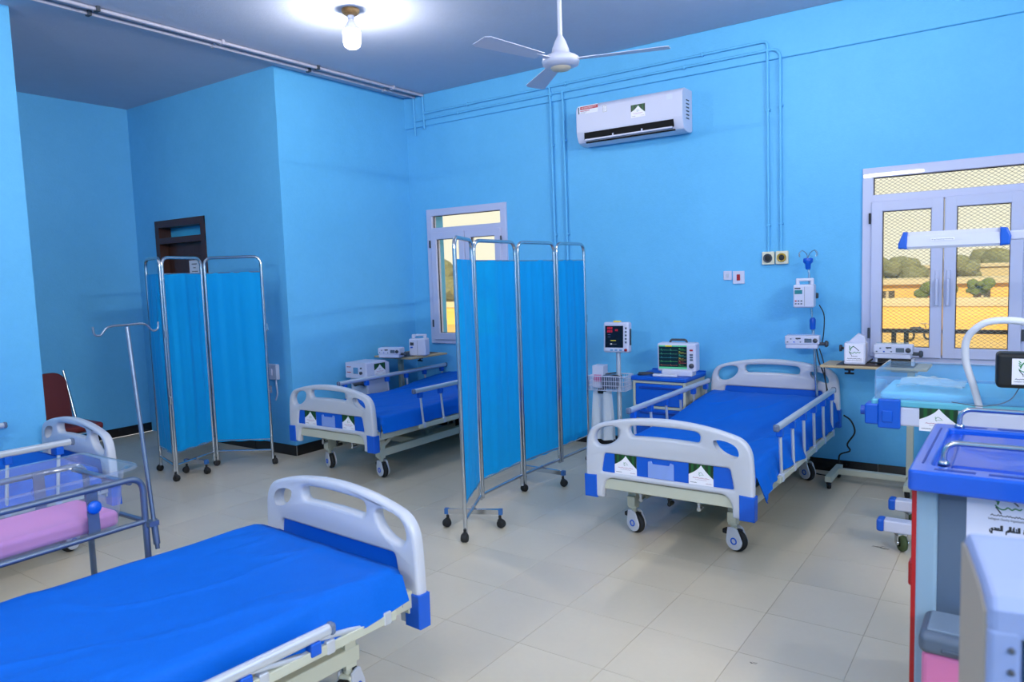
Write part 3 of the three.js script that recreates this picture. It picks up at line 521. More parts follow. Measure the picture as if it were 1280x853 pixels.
function makeBed(label, at, turn, opt) {
  const o = thing('hospital_bed', label, 'bed', at, turn, 'hospital beds with blue sheets');
  board(o, 'footboard', 0.263, 1.02, 1, opt.labels); board(o, 'headboard', 0.36, -1.02, opt.headOut ? -1 : 1, false);
  obj('bed_frame', [rbox(-0.45, -0.415, 0.335, 0.4, -1.0, 1.0, 0.005), rbox(0.415, 0.45, 0.335, 0.4, -1.0, 1.0, 0.005), rbox(-0.44, 0.44, 0.31, 0.375, 0.985, 1.025, 0.006), rbox(-0.44, 0.44, 0.335, 0.4, -1.03, -0.99, 0.006), ...[-0.5, 0, 0.5].map((z) => box(-0.42, 0.42, 0.345, 0.385, z - 0.02, z + 0.02))], mat.cream, o);
  obj('deck', box(-0.43, 0.43, 0.4, 0.412, -0.96, 0.96), mat.cream, o);
  obj('chassis', [rbox(-0.325, -0.275, 0.165, 0.225, -0.86, 0.84, 0.005), rbox(0.275, 0.325, 0.165, 0.225, -0.86, 0.84, 0.005), ...[-0.8, 0.35].map((z) => rbox(-0.31, 0.31, 0.17, 0.22, z - 0.025, z + 0.025, 0.005))], mat.cream, o);
  for (const x of [-0.3, 0.3]) for (const z of [-0.78, 0.8]) obj('leg', [box(x - 0.024, x + 0.024, 0.15, 0.345, z - 0.024, z + 0.024), bar([x, 0.25, z - Math.sign(z) * 0.02], [x, 0.345, z - Math.sign(z) * 0.2], 0.03, 0.03)], mat.cream, o);
  for (const x of [-0.17, 0, 0.17]) obj('crank', [rod([x, 0.29, 0.7], [x, 0.29, 0.98], 0.009), rod([x, 0.29, 0.975], [x, 0.255, 0.975], 0.008), rod([x, 0.26, 0.93], [x, 0.26, 0.978], 0.012)], x ? mat.steel : mat.black, o);
  obj('mattress', [rbox(-0.44, 0.44, 0.412, 0.488, -0.945, 0.93, 0.03), rbox(-0.438, 0.438, 0.44, 0.54, -0.943, -0.45, 0.03)], mat.matt, o);
  tag(obj('sheet', sheetGeo(opt.sheet), mat.sheet, o), 'royal blue bed sheet');
  (opt.cast ?? [0, 0, 0, 0]).forEach((t, i) => caster(o, [[-0.3, 0.3][i & 1], 0, i < 2 ? 0.8 : -0.78], t));
  if (opt.railL) sideRail(o, -0.49, ...opt.railL); if (opt.railR) sideRail(o, 0.49, ...opt.railR);
  return o;
}
const BEDS = {};
BEDS.a = makeBed('blue sheeted hospital bed with its headboard under the round sockets', [-1.6, 0, -4.69], 0, { labels: true, cast: [1.2, 1.3, 0.5, 1.0], railL: [0.655, -0.98, 0.46], railR: [0.672, -0.76, 0.66], sheet: { off: 0.13, corner: 0.7, drop: 0.12, wrinkle: 0.008 } });
BEDS.b = makeBed('blue sheeted hospital bed with its headboard below the small window', [-4.44, 0, -4.83], 0.0, { labels: true, cast: [1.2, 1.3, 0.5, 0.5], railL: [0.65, -0.95, 0.5], railR: [0.66, -0.78, 0.6], sheet: { off: 0.55, wrinkle: 0.014, drop: 0.12 } });
BEDS.c = makeBed('blue sheeted hospital bed with lowered side rails beside the clear bassinet', [-2.355, 0, -0.95], Math.PI - 0.065, { labels: true, cast: [0.4, 0.9, 0.5, 0.5], railL: [0.66, -0.75, 0.6, true], sheet: { off: 0.82, wrinkle: 0.014, drop: 0.13, corner: -0.5 } });
BEDS.d = makeBed('blue sheeted hospital bed alongside the wall end by the maroon chair', [-4.95, 0, -1.13], Math.PI - 0.03, { labels: true, cast: [0.4, 0.9, 0.5, 0.5], railL: [0.69, -0.6, 0.8], railR: [0.69, -0.6, 0.8], sheet: { off: 0.31, wrinkle: 0.014, drop: 0.11 } });

// ---------------------------------------------------------------- folding screens
function curtainGeo(w, y0, y1, amp, ph, bulge) {
  const NX = 40, NY = 26, g = new THREE.PlaneGeometry(w, y1 - y0, NX, NY), p = g.attributes.position;
  for (let i = 0; i < p.count; i++) {
    const x = p.getX(i) / w + 0.5, t = p.getY(i) / (y1 - y0) + 0.5, lo = 1 - t;
    const wav = Math.sin(x * 23 + ph) * 0.5 + Math.sin(x * 9.5 + ph * 2.1) * 0.6 + Math.sin(x * 41 + ph * 0.7 + t * 2) * 0.2;
    p.setZ(i, amp * wav * (0.35 + 0.65 * Math.sin(Math.PI * Math.min(1, lo * 0.9 + 0.1))) + bulge * Math.sin(Math.PI * x) * Math.sin(Math.PI * t * 0.8));
    p.setY(i, p.getY(i) + (y0 + y1) / 2 + (t < 0.001 ? 0.003 * Math.sin(x * 17 + ph) : 0));
  }
  g.computeVertexNormals(); return g;
}
function foldingScreen(label, pts, feet, posts, top, group) {
  const o = thing('folding_screen', label, 'screen', [pts[0][0], 0, pts[0][1]], 0, group), ox = pts[0][0], oz = pts[0][1];
  for (let i = 0; i + 1 < pts.length; i++) {
    const a = pts[i], b = pts[i + 1], L = Math.hypot(b[0] - a[0], b[1] - a[1]), e = 0.018;
    const s = sub('screen_panel', o, [(a[0] + b[0]) / 2 - ox, 0, (a[1] + b[1]) / 2 - oz], -Math.atan2(b[1] - a[1], b[0] - a[0])), h = L / 2 - e;
    obj('tube_frame', bentTube([[-h, posts[i] ? 0.05 : 0.1, 0], [-h, top, 0], [h, top, 0], [h, posts[i + 1] ? 0.05 : 0.1, 0]], 0.0125, 0.07, 12), mat.steel, s);
    obj('cross_tube', rod([-h, 0.125, 0], [h, 0.125, 0], 0.011), mat.steel, s);
    obj('curtain', curtainGeo(L - 0.055, 0.21 + 0.02 * (i % 2), top - 0.125, 0.006, i * 1.7 + ox, i === 0 ? 0.035 : 0.008), mat.curtain, s);
    for (const y of [top - 0.128, 0.222]) obj('curtain_rod', rod([-h, y, 0], [h, y, 0], 0.005), mat.steel, s);
    for (const yy of [0.62, 1.15]) obj('hinge', rbox(h - 0.004, h + 0.03, yy, yy + 0.06, -0.006, 0.006, 0.002, 1), mat.steel, s);
  }
  const wheel = (x, z, ph) => { const c = sub('caster', o, [x - ox, 0, z - oz], ph); obj('wheel', [lathe([[0, -0.02], [0.021, -0.02], [0.026, -0.012], [0.026, 0.012], [0.021, 0.02], [0, 0.02]], 18).rotateZ(Math.PI / 2).translate(0, 0.026, 0.008)], mat.rubber, c); obj('stem', [rod([0, 0.04, 0], [0, 0.075, 0], 0.009), rbox(-0.016, 0.016, 0.03, 0.056, -0.012, 0.014, 0.008)], mat.rubber, c); };
  pts.forEach((p, i) => posts[i] && wheel(p[0], p[1], i * 1.3 + 0.4));
  for (const [i, half] of feet) {
    const a = pts[i], b = pts[i + 1], cx = (a[0] + b[0]) / 2, cz = (a[1] + b[1]) / 2, L = Math.hypot(b[0] - a[0], b[1] - a[1]), nx = -(b[1] - a[1]) / L, nz = (b[0] - a[0]) / L;
    const f = sub('foot_bar', o, [cx - ox, 0, cz - oz]);
    obj('bar', bar([-nx * half, 0.1, -nz * half], [nx * half, 0.1, nz * half], 0.028, 0.03), mat.steel, f);
    for (const k of [-1, 1]) obj('end_cap', bar([k * nx * (half + 0.012), 0.1, k * nz * (half + 0.012)], [k * nx * (half - 0.012), 0.1, k * nz * (half - 0.012)], 0.03, 0.034), mat.capBlue, f);
    obj('tie', bar([0, 0.1, 0], [0, 0.135, 0], 0.02, 0.02), mat.steel, f);
    for (const k of [-1, 1]) wheel(cx + k * nx * half * 0.97, cz + k * nz * half * 0.97, 0.7 + k);
  }
  return o;
}
foldingScreen('four panel bright blue curtain screen standing between two beds', [[-2.675, -3.245], [-2.9, -3.70], [-2.935, -4.24], [-2.925, -4.74], [-2.93, -5.2]], [[0, 0.17], [2, 0.18]], [1, 0, 1, 0, 1], 1.775, 'blue curtain folding screens');
foldingScreen('three panel blue curtain screen standing at the alcove opening', [[-5.98, -3.26], [-5.535, -3.135], [-5.69, -3.59], [-5.262, -3.875]], [[1, 0.1]], [1, 1, 1, 1], 1.775, 'blue curtain folding screens');

// ---------------------------------------------------------------- baby bassinet with drip pole
{
  const o = thing('baby_bassinet', 'clear baby bassinet with pink mattress on a steel trolley', 'bassinet', [-3.085, 0, -1.08], 0.02);
  const hx = 0.225, hz = 0.4, yt = 0.8, yl = 0.62;
  obj('frame', [bentTube([[hx, 0.06, -hz], [hx, yt, -hz], [hx, yt, hz], [hx, 0.06, hz]], 0.0125, 0.06, 12), bentTube([[-hx, 0.06, -hz], [-hx, yt, -hz], [-hx, yt, hz], [-hx, 0.06, hz]], 0.0125, 0.06, 12), rod([hx, yl, -hz], [hx, yl, hz], 0.0105), rod([-hx, yl, -hz], [-hx, yl, hz], 0.0105), rod([-hx, yt - 0.012, -hz + .05], [hx, yt - .012, -hz + .05], 0.01), rod([-hx, yl, -hz], [hx, yl, -hz], 0.01), rod([-hx, yl, hz], [hx, yl, hz], 0.01), rod([-hx, 0.2, -hz], [hx, 0.2, -hz], 0.01), rod([-hx, 0.2, hz], [hx, 0.2, hz], 0.01)], mat.brushed, o);
  for (const x of [-hx, hx]) for (const z of [-0.21, 0.16]) {
    const s = obj('support_strip', box(x - 0.003, x + 0.003, yl - 0.01, yt + 0.012, z - 0.021, z + 0.021).translate(Math.sign(x) * -0.013, 0, 0), mat.brushed, o);
    if (z < 0) obj('knob', lathe([[0, 0], [0.024, 0], [0.026, 0.012], [0.02, 0.022], [0, 0.024]], 18).rotateZ(-Math.PI / 2 * Math.sign(x)).translate(x - Math.sign(x) * 0.009, yt - 0.07, z), mat.blueAbs, s);
    else obj('screw', lathe([[0, 0], [0.008, 0], [0.006, 0.004], [0, 0.005]], 12).rotateZ(-Math.PI / 2 * Math.sign(x)).translate(x - Math.sign(x) * 0.009, yt - 0.03, z), mat.steel, s);
  }
  // flared tub: bottom ring to rim
  const ring = (hx2, hz2, y, n = 9) => { const P = []; const r = 0.06; for (const [sx, sz, a0] of [[1, 1, 0], [-1, 1, 0.5], [-1, -1, 1], [1, -1, 1.5]]) for (let k = 0; k <= n; k++) { const a = (a0 + 0.5 * k / n) * Math.PI; P.push([sx * (hx2 - r) + Math.cos(a) * r, y, sz * (hz2 - r) + Math.sin(a) * r]); } return P; };
  const rings = [ring(0.16, 0.335, 0.60), ring(0.168, 0.345, 0.608), ring(0.19, 0.365, 0.79), ring(0.2, 0.372, 0.815), ring(0.235, 0.40, 0.822), ring(0.238, 0.402, 0.812)], n = rings[0].length, pos = [], idx = [], uv = [];
  rings.forEach((R, j) => R.forEach((p, i) => { const lift = j >= 3 ? 0.03 * Math.cos(p[2] / 0.4 * Math.PI) * -1 : 0; pos.push(p[0], p[1] + lift, p[2]); uv.push(i / n, j / 5); }));
  for (let j = 0; j < rings.length - 1; j++) for (let i = 0; i < n; i++) { const a = j * n + i, b = j * n + (i + 1) % n; idx.push(a, a + n, b, b, a + n, b + n); }
  const c = pos.length / 3; pos.push(0, 0.6, 0); uv.push(0, 0); for (let i = 0; i < n; i++) idx.push(c, i, (i + 1) % n);
  const g = new THREE.BufferGeometry(); g.setAttribute('position', new THREE.Float32BufferAttribute(pos, 3)); g.setAttribute('uv', new THREE.Float32BufferAttribute(uv, 2)); g.setIndex(idx); g.computeVertexNormals();
  obj('tub', g, M(0xe6eefb, 0.08, { transmission: 0.9, thickness: 0, side: THREE.DoubleSide }), o);
  obj('mattress', rbox(-0.16, 0.16, 0.612, 0.676, -0.335, 0.335, 0.022, 3), mat.pink, o);
  obj('shelf', rbox(-hx, hx, 0.19, 0.2, -hz, hz, 0.004), mat.brushed, o);
  for (const x of [-hx, hx]) for (const z of [-hz, hz]) obj('caster', [lathe([[0, -0.012], [0.028, -0.012], [0.032, 0], [0.028, 0.012], [0, 0.012]], 18).rotateZ(Math.PI / 2).translate(x, 0.032, z + 0.012), rbox(x - 0.018, x + 0.018, 0.04, 0.075, z - 0.012, z + 0.02, 0.006)], mat.rubber, o);
  const ip = sub('drip_pole', o, [0.232, 0, -hz - 0.03]);
  obj('pole', rod([0.012, 0.5, 0], [-0.085, 1.395, 0.0], 0.0085), mat.brushed, ip);
  obj('socket', [rod([0.01, 0.52, 0], [0, 0.62, 0], 0.013), box(-0.012, 0.03, 0.6, 0.62, -0.005, 0.035)], mat.brushed, ip);
  obj('hooks', [wire([-1, 1].reduce((a, k) => (k < 0 ? [[0.14, 1.405], [0.135, 1.375], [0.115, 1.37], [0.085, 1.398]].map(([z, y]) => [-0.07, y, z]) : [...a, [-0.085, 1.402, 0], ...[[0.085, 1.398], [0.115, 1.37], [0.135, 1.375], [0.14, 1.405]].map(([z, y]) => [-0.1, y, -z])]), []), 0.0042, 48, 8)], mat.brushed, ip);
}

// ---------------------------------------------------------------- maroon chair in the alcove
{
  const o = thing('visitor_chair', 'maroon chair with slim metal frame behind the wall end', 'chair', [-6.36, 0, -2.66], 0);
  const bk = extr(shapeOf([[-0.21, 0.44], [0.21, 0.44], [0.2, 0.78], [0.18, 0.86, 0.1, 0.87], [-0.1, 0.87], [-0.18, 0.86, -0.2, 0.78]]), 0.035, 0.012).rotateY(Math.PI / 2); bk.rotateZ(0.12); bk.translate(-0.2, 0.0, 0);
  obj('backrest', bk, mat.maroon, o);
  obj('seat', rbox(-0.24, 0.24, 0.42, 0.475, -0.235, 0.235, 0.02, 3), mat.maroon, o);
  for (const z of [-0.24, 0.24]) { obj('leg', [bentTube([[0.22, 0.0, z], [0.2, 0.41, z]], 0.011)], mat.steel, o); obj('leg', [bentTube([[-0.27, 0.0, z], [-0.235, 0.42, z], [-0.34, 0.87, z * 0.88]], 0.011, 0.05)], mat.steel, o); }
for (const [x, y] of [[0.21, 0.2], [-0.25, 0.2], [-0.235, 0.41], [0.2, 0.41]]) obj('stretcher', rod([x, y, -0.24], [x, y, 0.24], 0.009), mat.steel, o);
}

// ---------------------------------------------------------------- vital signs monitor on its rolling stand
const smallWheel = (x, z, a = 0) => [lathe([[0, -0.011], [0.024, -0.011], [0.028, 0], [0.024, 0.011], [0, 0.011]], 16).rotateZ(Math.PI / 2).rotateY(a).translate(x, 0.028, z), rbox(x - 0.016, x + 0.016, 0.034, 0.062, z - 0.016, z + 0.016, 0.006)];
{
  const o = thing('vital_signs_monitor', 'white vital signs monitor with red digits on a rolling basket stand', 'monitor', [-2.71, 0, -5.32], 0.12);
  for (let k = 0; k < 5; k++) { const a = k * 1.2566 + 0.3, l = sub('base_leg', o); obj('leg_bar', bar([0, 0.09, 0], [Math.cos(a) * 0.19, 0.07, Math.sin(a) * 0.19], 0.035, 0.026), mat.offWhite, l); obj('caster', smallWheel(Math.cos(a) * 0.19, Math.sin(a) * 0.19, a), mat.rubber, l); }
  obj('column', [rod([0, 0.06, 0], [0, 0.93, 0], 0.019, 0.019, 16), lathe([[0, 0.07], [0.05, 0.075], [0.045, 0.11], [0.024, 0.13], [0, 0.13]])], mat.alu, o);
  const b = sub('wire_basket', o, [-0.06, 0.6, 0.02]), gs = [], w = 0.155, d = 0.1, h = 0.115;
  for (const y of [0, 0.04, 0.075, h]) gs.push(bentTube([[-w, y, d], [w, y, d], [w, y, -d], [-w, y, -d], [-w, y, d]], y === h ? 0.0045 : 0.0022, 0.02, 6));
  for (let k = 0; k <= 16; k++) { const x = -w + 2 * w * k / 16; gs.push(rod([x, 0, d], [x, h, d], 0.002, 0.002, 5), rod([x, 0, -d], [x, h, -d], 0.002, 0.002, 5), rod([x, 0, -d], [x, 0, d], 0.002, 0.002, 5)); }
  for (let k = 0; k <= 10; k++) { const z = -d + 2 * d * k / 10; gs.push(rod([w, 0, z], [w, h, z], 0.002, 0.002, 5), rod([-w, 0, z], [-w, h, z], 0.002, 0.002, 5)); }
  obj('basket_wires', gs, mat.white, b);
  const m = sub('monitor_head', o, [0, 0.9, 0.03]); m.rotation.x = -0.06;
  obj('casing', [rbox(-0.108, 0.108, 0, 0.245, -0.05, 0.03, 0.018, 3)], mat.white, m);
  obj('screen', box(-0.09, 0.062, 0.04, 0.215, 0.0285, 0.0315), M(0x06070d, 0.15, { emissive: 0xffffff, emissiveIntensity: 0.8, emissiveMap: canvasTex(152, 176, (x) => {
    x.fillStyle = '#04050e'; x.fillRect(0, 0, 152, 176); x.font = 'bold 26px monospace'; x.fillStyle = '#ff2840'; x.fillText('888', 16, 28); x.fillText('888', 16, 54); x.font = 'bold 20px monospace'; x.fillText('88', 84, 42);
    x.fillStyle = '#5a6a9c'; x.fillRect(22, 70, 26, 3); x.fillRect(22, 88, 24, 3); x.fillStyle = '#d8d83a'; x.fillRect(46, 116, 46, 6); x.fillStyle = '#cfd6e8'; x.fillRect(44, 142, 16, 9); x.fillStyle = '#606a80'; x.fillRect(64, 146, 34, 4);
  }) }), m);
  obj('alarm_lamp', rbox(-0.028, 0.03, 0.236, 0.256, -0.02, 0.02, 0.006), mat.yellow, m);
  for (let k = 0; k < 5; k++) obj('side_button', rbox(0.076, 0.092, 0.075 + k * 0.028, 0.091 + k * 0.028, 0.028, 0.034, 0.003, 1), mat.lidGrey, m);
  for (let k = 0; k < 4; k++) obj('key', rbox(-0.085 + k * 0.038, -0.062 + k * 0.038, 0.014, 0.027, 0.028, 0.034, 0.003, 1), k ? mat.paleBlue : mat.white, m);
  obj('alarm_knob', lathe([[0, 0], [0.012, 0], [0.011, 0.012], [0, 0.013]], 16).rotateX(Math.PI / 2).translate(0.085, 0.022, 0.03), mat.red, m);
  obj('connector_strip', box(0.1075, 0.11, 0.06, 0.19, -0.03, 0.01), mat.darkGrey, m);
  const c = thing('blood_pressure_cuff', 'dark grey cuff and coiled hose lying in the wire basket', 'cuff', [-2.8, 0.604, -5.3]);
  obj('cuff', [rbox(-0.04, 0.1, 0.0, 0.11, -0.05, 0.05, 0.02, 2)], mat.lidGrey, c); obj('hose', wire([[0.02, 0.1, 0], [0.1, 0.115, 0.04], [0.13, 0.09, 0], [0.06, 0.12, -0.05], [-0.03, 0.11, -0.02]], 0.006, 40), mat.darkGrey, c);
  const w2 = thing('supply_box', 'white box standing in the wire basket', 'box', [-2.885, 0.604, -5.32], 0.1);
  obj('carton', rbox(-0.045, 0.05, 0, 0.185, -0.06, 0.05, 0.006), mat.white, w2); obj('print', rbox(-0.03, 0.035, 0.05, 0.11, 0.049, 0.0512, 0.0005, 1), mat.pinkPlastic, w2);
  const bag = thing('hanging_bag', 'pale plastic bag hanging below the wire basket', 'bag', [-2.83, 0.585, -5.24]);
  const bg = new THREE.PlaneGeometry(0.2, 0.4, 16, 20), p = bg.attributes.position; for (let i = 0; i < p.count; i++) { const t = (p.getY(i) + 0.2) / 0.4; p.setX(i, p.getX(i) * (0.7 + 0.3 * (1 - t))); p.setZ(i, 0.02 * Math.sin(p.getX(i) * 60) * (1 - t * 0.5)); p.setY(i, p.getY(i) - 0.2); } bg.computeVertexNormals();
  obj('bag_film', [bg, bg.clone().rotateY(Math.PI).translate(0, 0, -0.035)], M(0xd2dbe6, 0.5, { transmission: 0.25, thickness: 0, side: THREE.DoubleSide }), bag); obj('clip', rbox(-0.03, 0.03, -0.02, 0.02, -0.03, 0.01, 0.006), mat.black, bag);
}
// ---------------------------------------------------------------- bedside cabinet and patient monitor
{
  const x0 = -2.6, x1 = -2.155, z0 = -5.755, z1 = -5.345, o = thing('bedside_cabinet', 'blue and cream bedside cabinet carrying the wide patient monitor', 'cabinet', [(x0 + x1) / 2, 0, (z0 + z1) / 2]);
  const w = (x1 - x0) / 2, d = (z1 - z0) / 2;
  obj('carcass', [rbox(-w, -w + 0.022, 0.06, 0.675, -d, d, 0.004), rbox(w - 0.022, w, 0.06, 0.675, -d, d, 0.004), box(-w + .02, w - .02, 0.06, 0.66, -d, -d + 0.012), ...[0.06, 0.35, 0.455, 0.655].map((y) => box(-w + 0.02, w - 0.02, y, y + 0.02, -d, d - 0.003))], mat.cream, o);
  obj('tray_top', [rbox(-w - 0.012, w + 0.012, 0.675, 0.712, -d - 0.01, d + 0.014, 0.012), rbox(-w - 0.012, w + 0.012, 0.705, 0.722, -d - 0.01, -d + 0.012, 0.006)], mat.blueAbs, o);
  for (const [nm, a, b] of [['drawer', 0.478, 0.652], ['drawer', 0.373, 0.452], ['door', 0.083, 0.347]]) { const f = obj(nm, rbox(-w + 0.025, w - 0.025, a, b, d - 0.02, d + 0.004, 0.006), mat.blueAbs, o); obj('grip', rbox(-w + 0.06, w - 0.06, b - 0.04, b - 0.022, d - 0.002, d + 0.012, 0.006), M(0x083a96, 0.4), f); }
  for (const x of [-w + .04, w - .04]) for (const z of [-d + .04, d - .04]) obj('caster', smallWheel(x, z), mat.rubber, o);
}
{
  const o = thing('patient_monitor', 'wide white patient monitor with green traces on the bedside cabinet', 'monitor', [-2.275, 0.712, -5.47], 0.1);
  obj('casing', [rbox(-0.145, 0.165, 0.035, 0.262, -0.075, 0.045, 0.018, 3), rbox(-0.11, 0.14, 0.0, 0.05, -0.06, 0.06, 0.012)], mat.white, o);
  obj('handle', [bentTube([[-0.06, 0.255, -0.02], [-0.05, 0.283, -0.02], [0.07, 0.283, -0.02], [0.08, 0.255, -0.02]], 0.009, 0.02)], mat.darkGrey, o);
  obj('screen', box(-0.13, 0.095, 0.058, 0.244, 0.0435, 0.0465), M(0x0a1a1e, 0.15, { emissive: 0xffffff, emissiveIntensity: 0.75, emissiveMap: canvasTex(256, 224, (x) => {
    x.fillStyle = '#0b1c24'; x.fillRect(0, 0, 256, 224); x.fillStyle = '#58c8a0'; x.fillRect(0, 0, 256, 12); x.fillRect(0, 206, 256, 18); x.fillStyle = '#e8e020'; x.fillRect(60, 0, 60, 12);
    const cl = ['#49b08a', '#4ba890', '#3f9ab0', '#58c078', '#c0705a']; cl.forEach((c, k) => { x.strokeStyle = c; x.lineWidth = 2.5; x.beginPath(); for (let i = 0; i <= 168; i += 4) { const y = 46 + k * 36 - (i % 42 === 20 ? 12 - k : i % 42 === 24 ? -5 : 0); i ? x.lineTo(4 + i, y) : x.moveTo(4, y); } x.stroke(); });
    x.fillStyle = '#061014'; x.fillRect(176, 14, 78, 190); x.font = 'bold 21px monospace'; ['#5fe07a', '#d8e060', '#48d0c0', '#e0d060', '#e06050', '#60c880'].forEach((c, k) => { x.fillStyle = c; x.fillText('---', 190, 38 + k * 31); x.fillRect(180, 42 + k * 31, 70, 2); x.fillRect(182, 26 + k * 31, 14, 4); });
  }) }), o);
  for (const [y, m] of [[0.2, mat.red], [0.165, mat.lidGrey], [0.145, mat.lidGrey], [0.125, mat.lidGrey]]) obj('button', rbox(0.116, 0.142, y, y + 0.014, 0.043, 0.05, 0.003, 1), m, o);
  obj('control_knob', lathe([[0, 0], [0.02, 0], [0.018, 0.014], [0, 0.016]], 20).rotateX(Math.PI / 2).translate(0.13, 0.085, 0.044), mat.darkGrey, o);
  const k = thing('keypad_pouch', 'white accessory pouch lying in front of the patient monitor', 'pouch', [-2.33, 0.712, -5.37], 0.1); obj('pouch', rbox(-0.1, 0.1, 0, 0.022, -0.02, 0.025, 0.01), mat.white, k);
  const c = thing('sensor_cable', 'coiled dark sensor cable at the cabinet edge', 'cable', [-2.52, 0.712, -5.42]); obj('coil', [wire([[-0.05, 0.008, 0.04], [0.0, 0.012, 0.06], [0.06, 0.016, 0.02], [0.02, 0.012, -0.05], [-0.05, 0.01, -0.02], [-0.03, 0.02, 0.05], [0.05, 0.022, 0.03], [0.1, 0.014, 0.03]], 0.007, 60)], mat.darkGrey, c); obj('plug', rbox(0.09, 0.13, 0.0, 0.022, 0.01, 0.04, 0.006), mat.lidGrey, c);
}
// ---------------------------------------------------------------- drip pole and pumps at the bed head
{
  const o = thing('infusion_pole', 'slim steel drip pole with a blue cap fixed at the bed head', 'drip pole', [-1.285, 0, -5.655]);
  obj('pole', [rod([0.03, 0.37, 0.0], [-0.012, 1.13, 0], 0.011), rod([-0.012, 1.1, 0], [-0.047, 1.585, 0], 0.0075)], mat.steel, o);
  obj('collar', [lathe([[0.008, -0.045], [0.02, -0.04], [0.022, 0.03], [0.012, 0.045]], 18).translate(-0.012, 1.12, 0)], mat.blueAbs, o);
  obj('cap', [lathe([[0.008, -0.05], [0.018, -0.045], [0.02, -0.01], [0.034, 0.005], [0.034, 0.03], [0.02, 0.036], [0, 0.036]], 18).translate(-0.046, 1.565, 0)], mat.blueAbs, o);
  for (let k = 0; k < 4; k++) { const a = k * Math.PI / 2 + 0.5, c = Math.cos(a), s = Math.sin(a); obj('hook', wire([[-0.046, 1.59, 0], [-0.046 + c * 0.015, 1.63, s * 0.015], [-0.046 + c * 0.06, 1.655, s * 0.06], [-0.046 + c * 0.085, 1.635, s * 0.085], [-0.046 + c * 0.08, 1.61, s * 0.08]], 0.0028, 20), mat.steel, o); }
  const p = thing('infusion_pump', 'tall white infusion pump with a carrying handle on the drip pole', 'pump', [-1.328, 1.245, -5.60], 0.12);
  obj('casing', [rbox(-0.08, 0.06, 0, 0.165, -0.05, 0.09, 0.012, 3), rbox(-0.07, -0.045, 0.15, 0.205, 0.0, 0.03, 0.008), rbox(0.03, 0.052, 0.15, 0.205, 0.0, 0.03, 0.008), rbox(-0.07, 0.052, 0.188, 0.21, 0.0, 0.03, 0.009)], mat.white, p);
  obj('display', rbox(-0.07, -0.018, 0.098, 0.128, 0.087, 0.092, 0.003, 1), M(0x2f7f86, 0.2), p); obj('display_bar', rbox(-0.07, -0.03, 0.134, 0.144, 0.087, 0.092, 0.002, 1), mat.darkGrey, p);
  for (let k = 0; k < 6; k++) obj('key', rbox(-0.068 + (k % 3) * 0.019, -0.056 + (k % 3) * 0.019, 0.024 + (k > 2) * 0.02, 0.034 + (k > 2) * 0.02, 0.088, 0.093, 0.002, 1), k === 3 ? mat.red : mat.lidGrey, p);
  obj('door_seam', box(-0.004, -0.002, 0.01, 0.15, 0.088, 0.0908), mat.lidGrey, p); obj('clamp', rbox(-0.01, 0.075, 0.06, 0.1, -0.075, -0.03, 0.008), mat.darkGrey, p);
}
function syringePump(name, label, at, turn, group) {
  const q = thing(name, label, 'pump', at, turn, group);
  obj('casing', [rbox(-0.125, 0.11, 0.03, 0.095, -0.05, 0.055, 0.01, 3), rbox(-0.12, 0.1, 0.0, 0.035, -0.045, 0.05, 0.008)], mat.white, q);
  obj('display', rbox(0.01, 0.06, 0.045, 0.075, 0.052, 0.058, 0.003, 1), M(0x596674, 0.2), q); obj('badge', rbox(-0.05, -0.015, 0.07, 0.08, 0.052, 0.0575, 0.002, 1), mat.darkGrey, q);
  for (let k = 0; k < 5; k++) obj('key', rbox(-0.11 + k * 0.022, -0.099 + k * 0.022, 0.045 + (k % 2) * 0.022, 0.053 + (k % 2) * 0.022, 0.052, 0.058, 0.002, 1), k === 2 ? mat.blueAbs : mat.lidGrey, q);
  obj('dial', lathe([[0, 0], [0.017, 0], [0.015, 0.01], [0, 0.011]], 20).rotateX(Math.PI / 2).translate(0.083, 0.06, 0.054), mat.darkGrey, q);
  obj('plunger_head', [rod([0.105, 0.035, 0.02], [0.15, 0.035, 0.02], 0.012), lathe([[0, 0], [0.022, 0], [0.024, 0.012], [0.016, 0.022], [0, 0.023]], 20).rotateZ(-Math.PI / 2).translate(0.145, 0.035, 0.02)], mat.darkGrey, q);
  obj('syringe_cradle', [rod([-0.115, 0.095, -0.015], [0.08, 0.095, -0.015], 0.011)], mat.acrylic, q);
  return q;
}
syringePump('syringe_pump', 'white syringe pump clamped low on the drip pole', [-1.345, 0.945, -5.60], 0.1);
{ const c = thing('pump_cable', 'black cables hanging from the pumps down the drip pole', 'cable', [-1.24, 0, -5.62]);
  obj('cable', [wire([[0.0, 1.26, 0.02], [0.03, 1.2, 0.02], [0.03, 1.08, 0.01], [0.012, 0.98, -0.02]], 0.004, 20), wire([[-0.03, 0.955, -0.02], [-0.008, 0.85, -0.01], [0.03, 0.75, 0.0], [0.05, 0.62, 0.0], [0.02, 0.42, 0.0]], 0.005, 24), wire([[-0.01, 0.94, -0.03], [0.02, 0.85, -0.02], [0.04, 0.7, -0.01], [0.06, 0.6, 0.0], [0.05, 0.42, 0.0]], 0.004, 24)], mat.black, c);
  const d = thing('power_cable', 'black power cable drooping from the bed head to the floor', 'cable', [-1.07, 0, -5.7]);
  obj('cable', [wire([[-0.02, 0.45, 0.0], [0.03, 0.42, 0.02], [0.06, 0.34, 0.03], [0.01, 0.24, 0.03], [0.03, 0.2, 0.03], [-0.04, 0.16, 0.03], [-0.045, 0.06, 0.04], [-0.1, 0.008, 0.06], [-0.25, 0.008, 0.04]], 0.006, 60)], mat.black, d); }

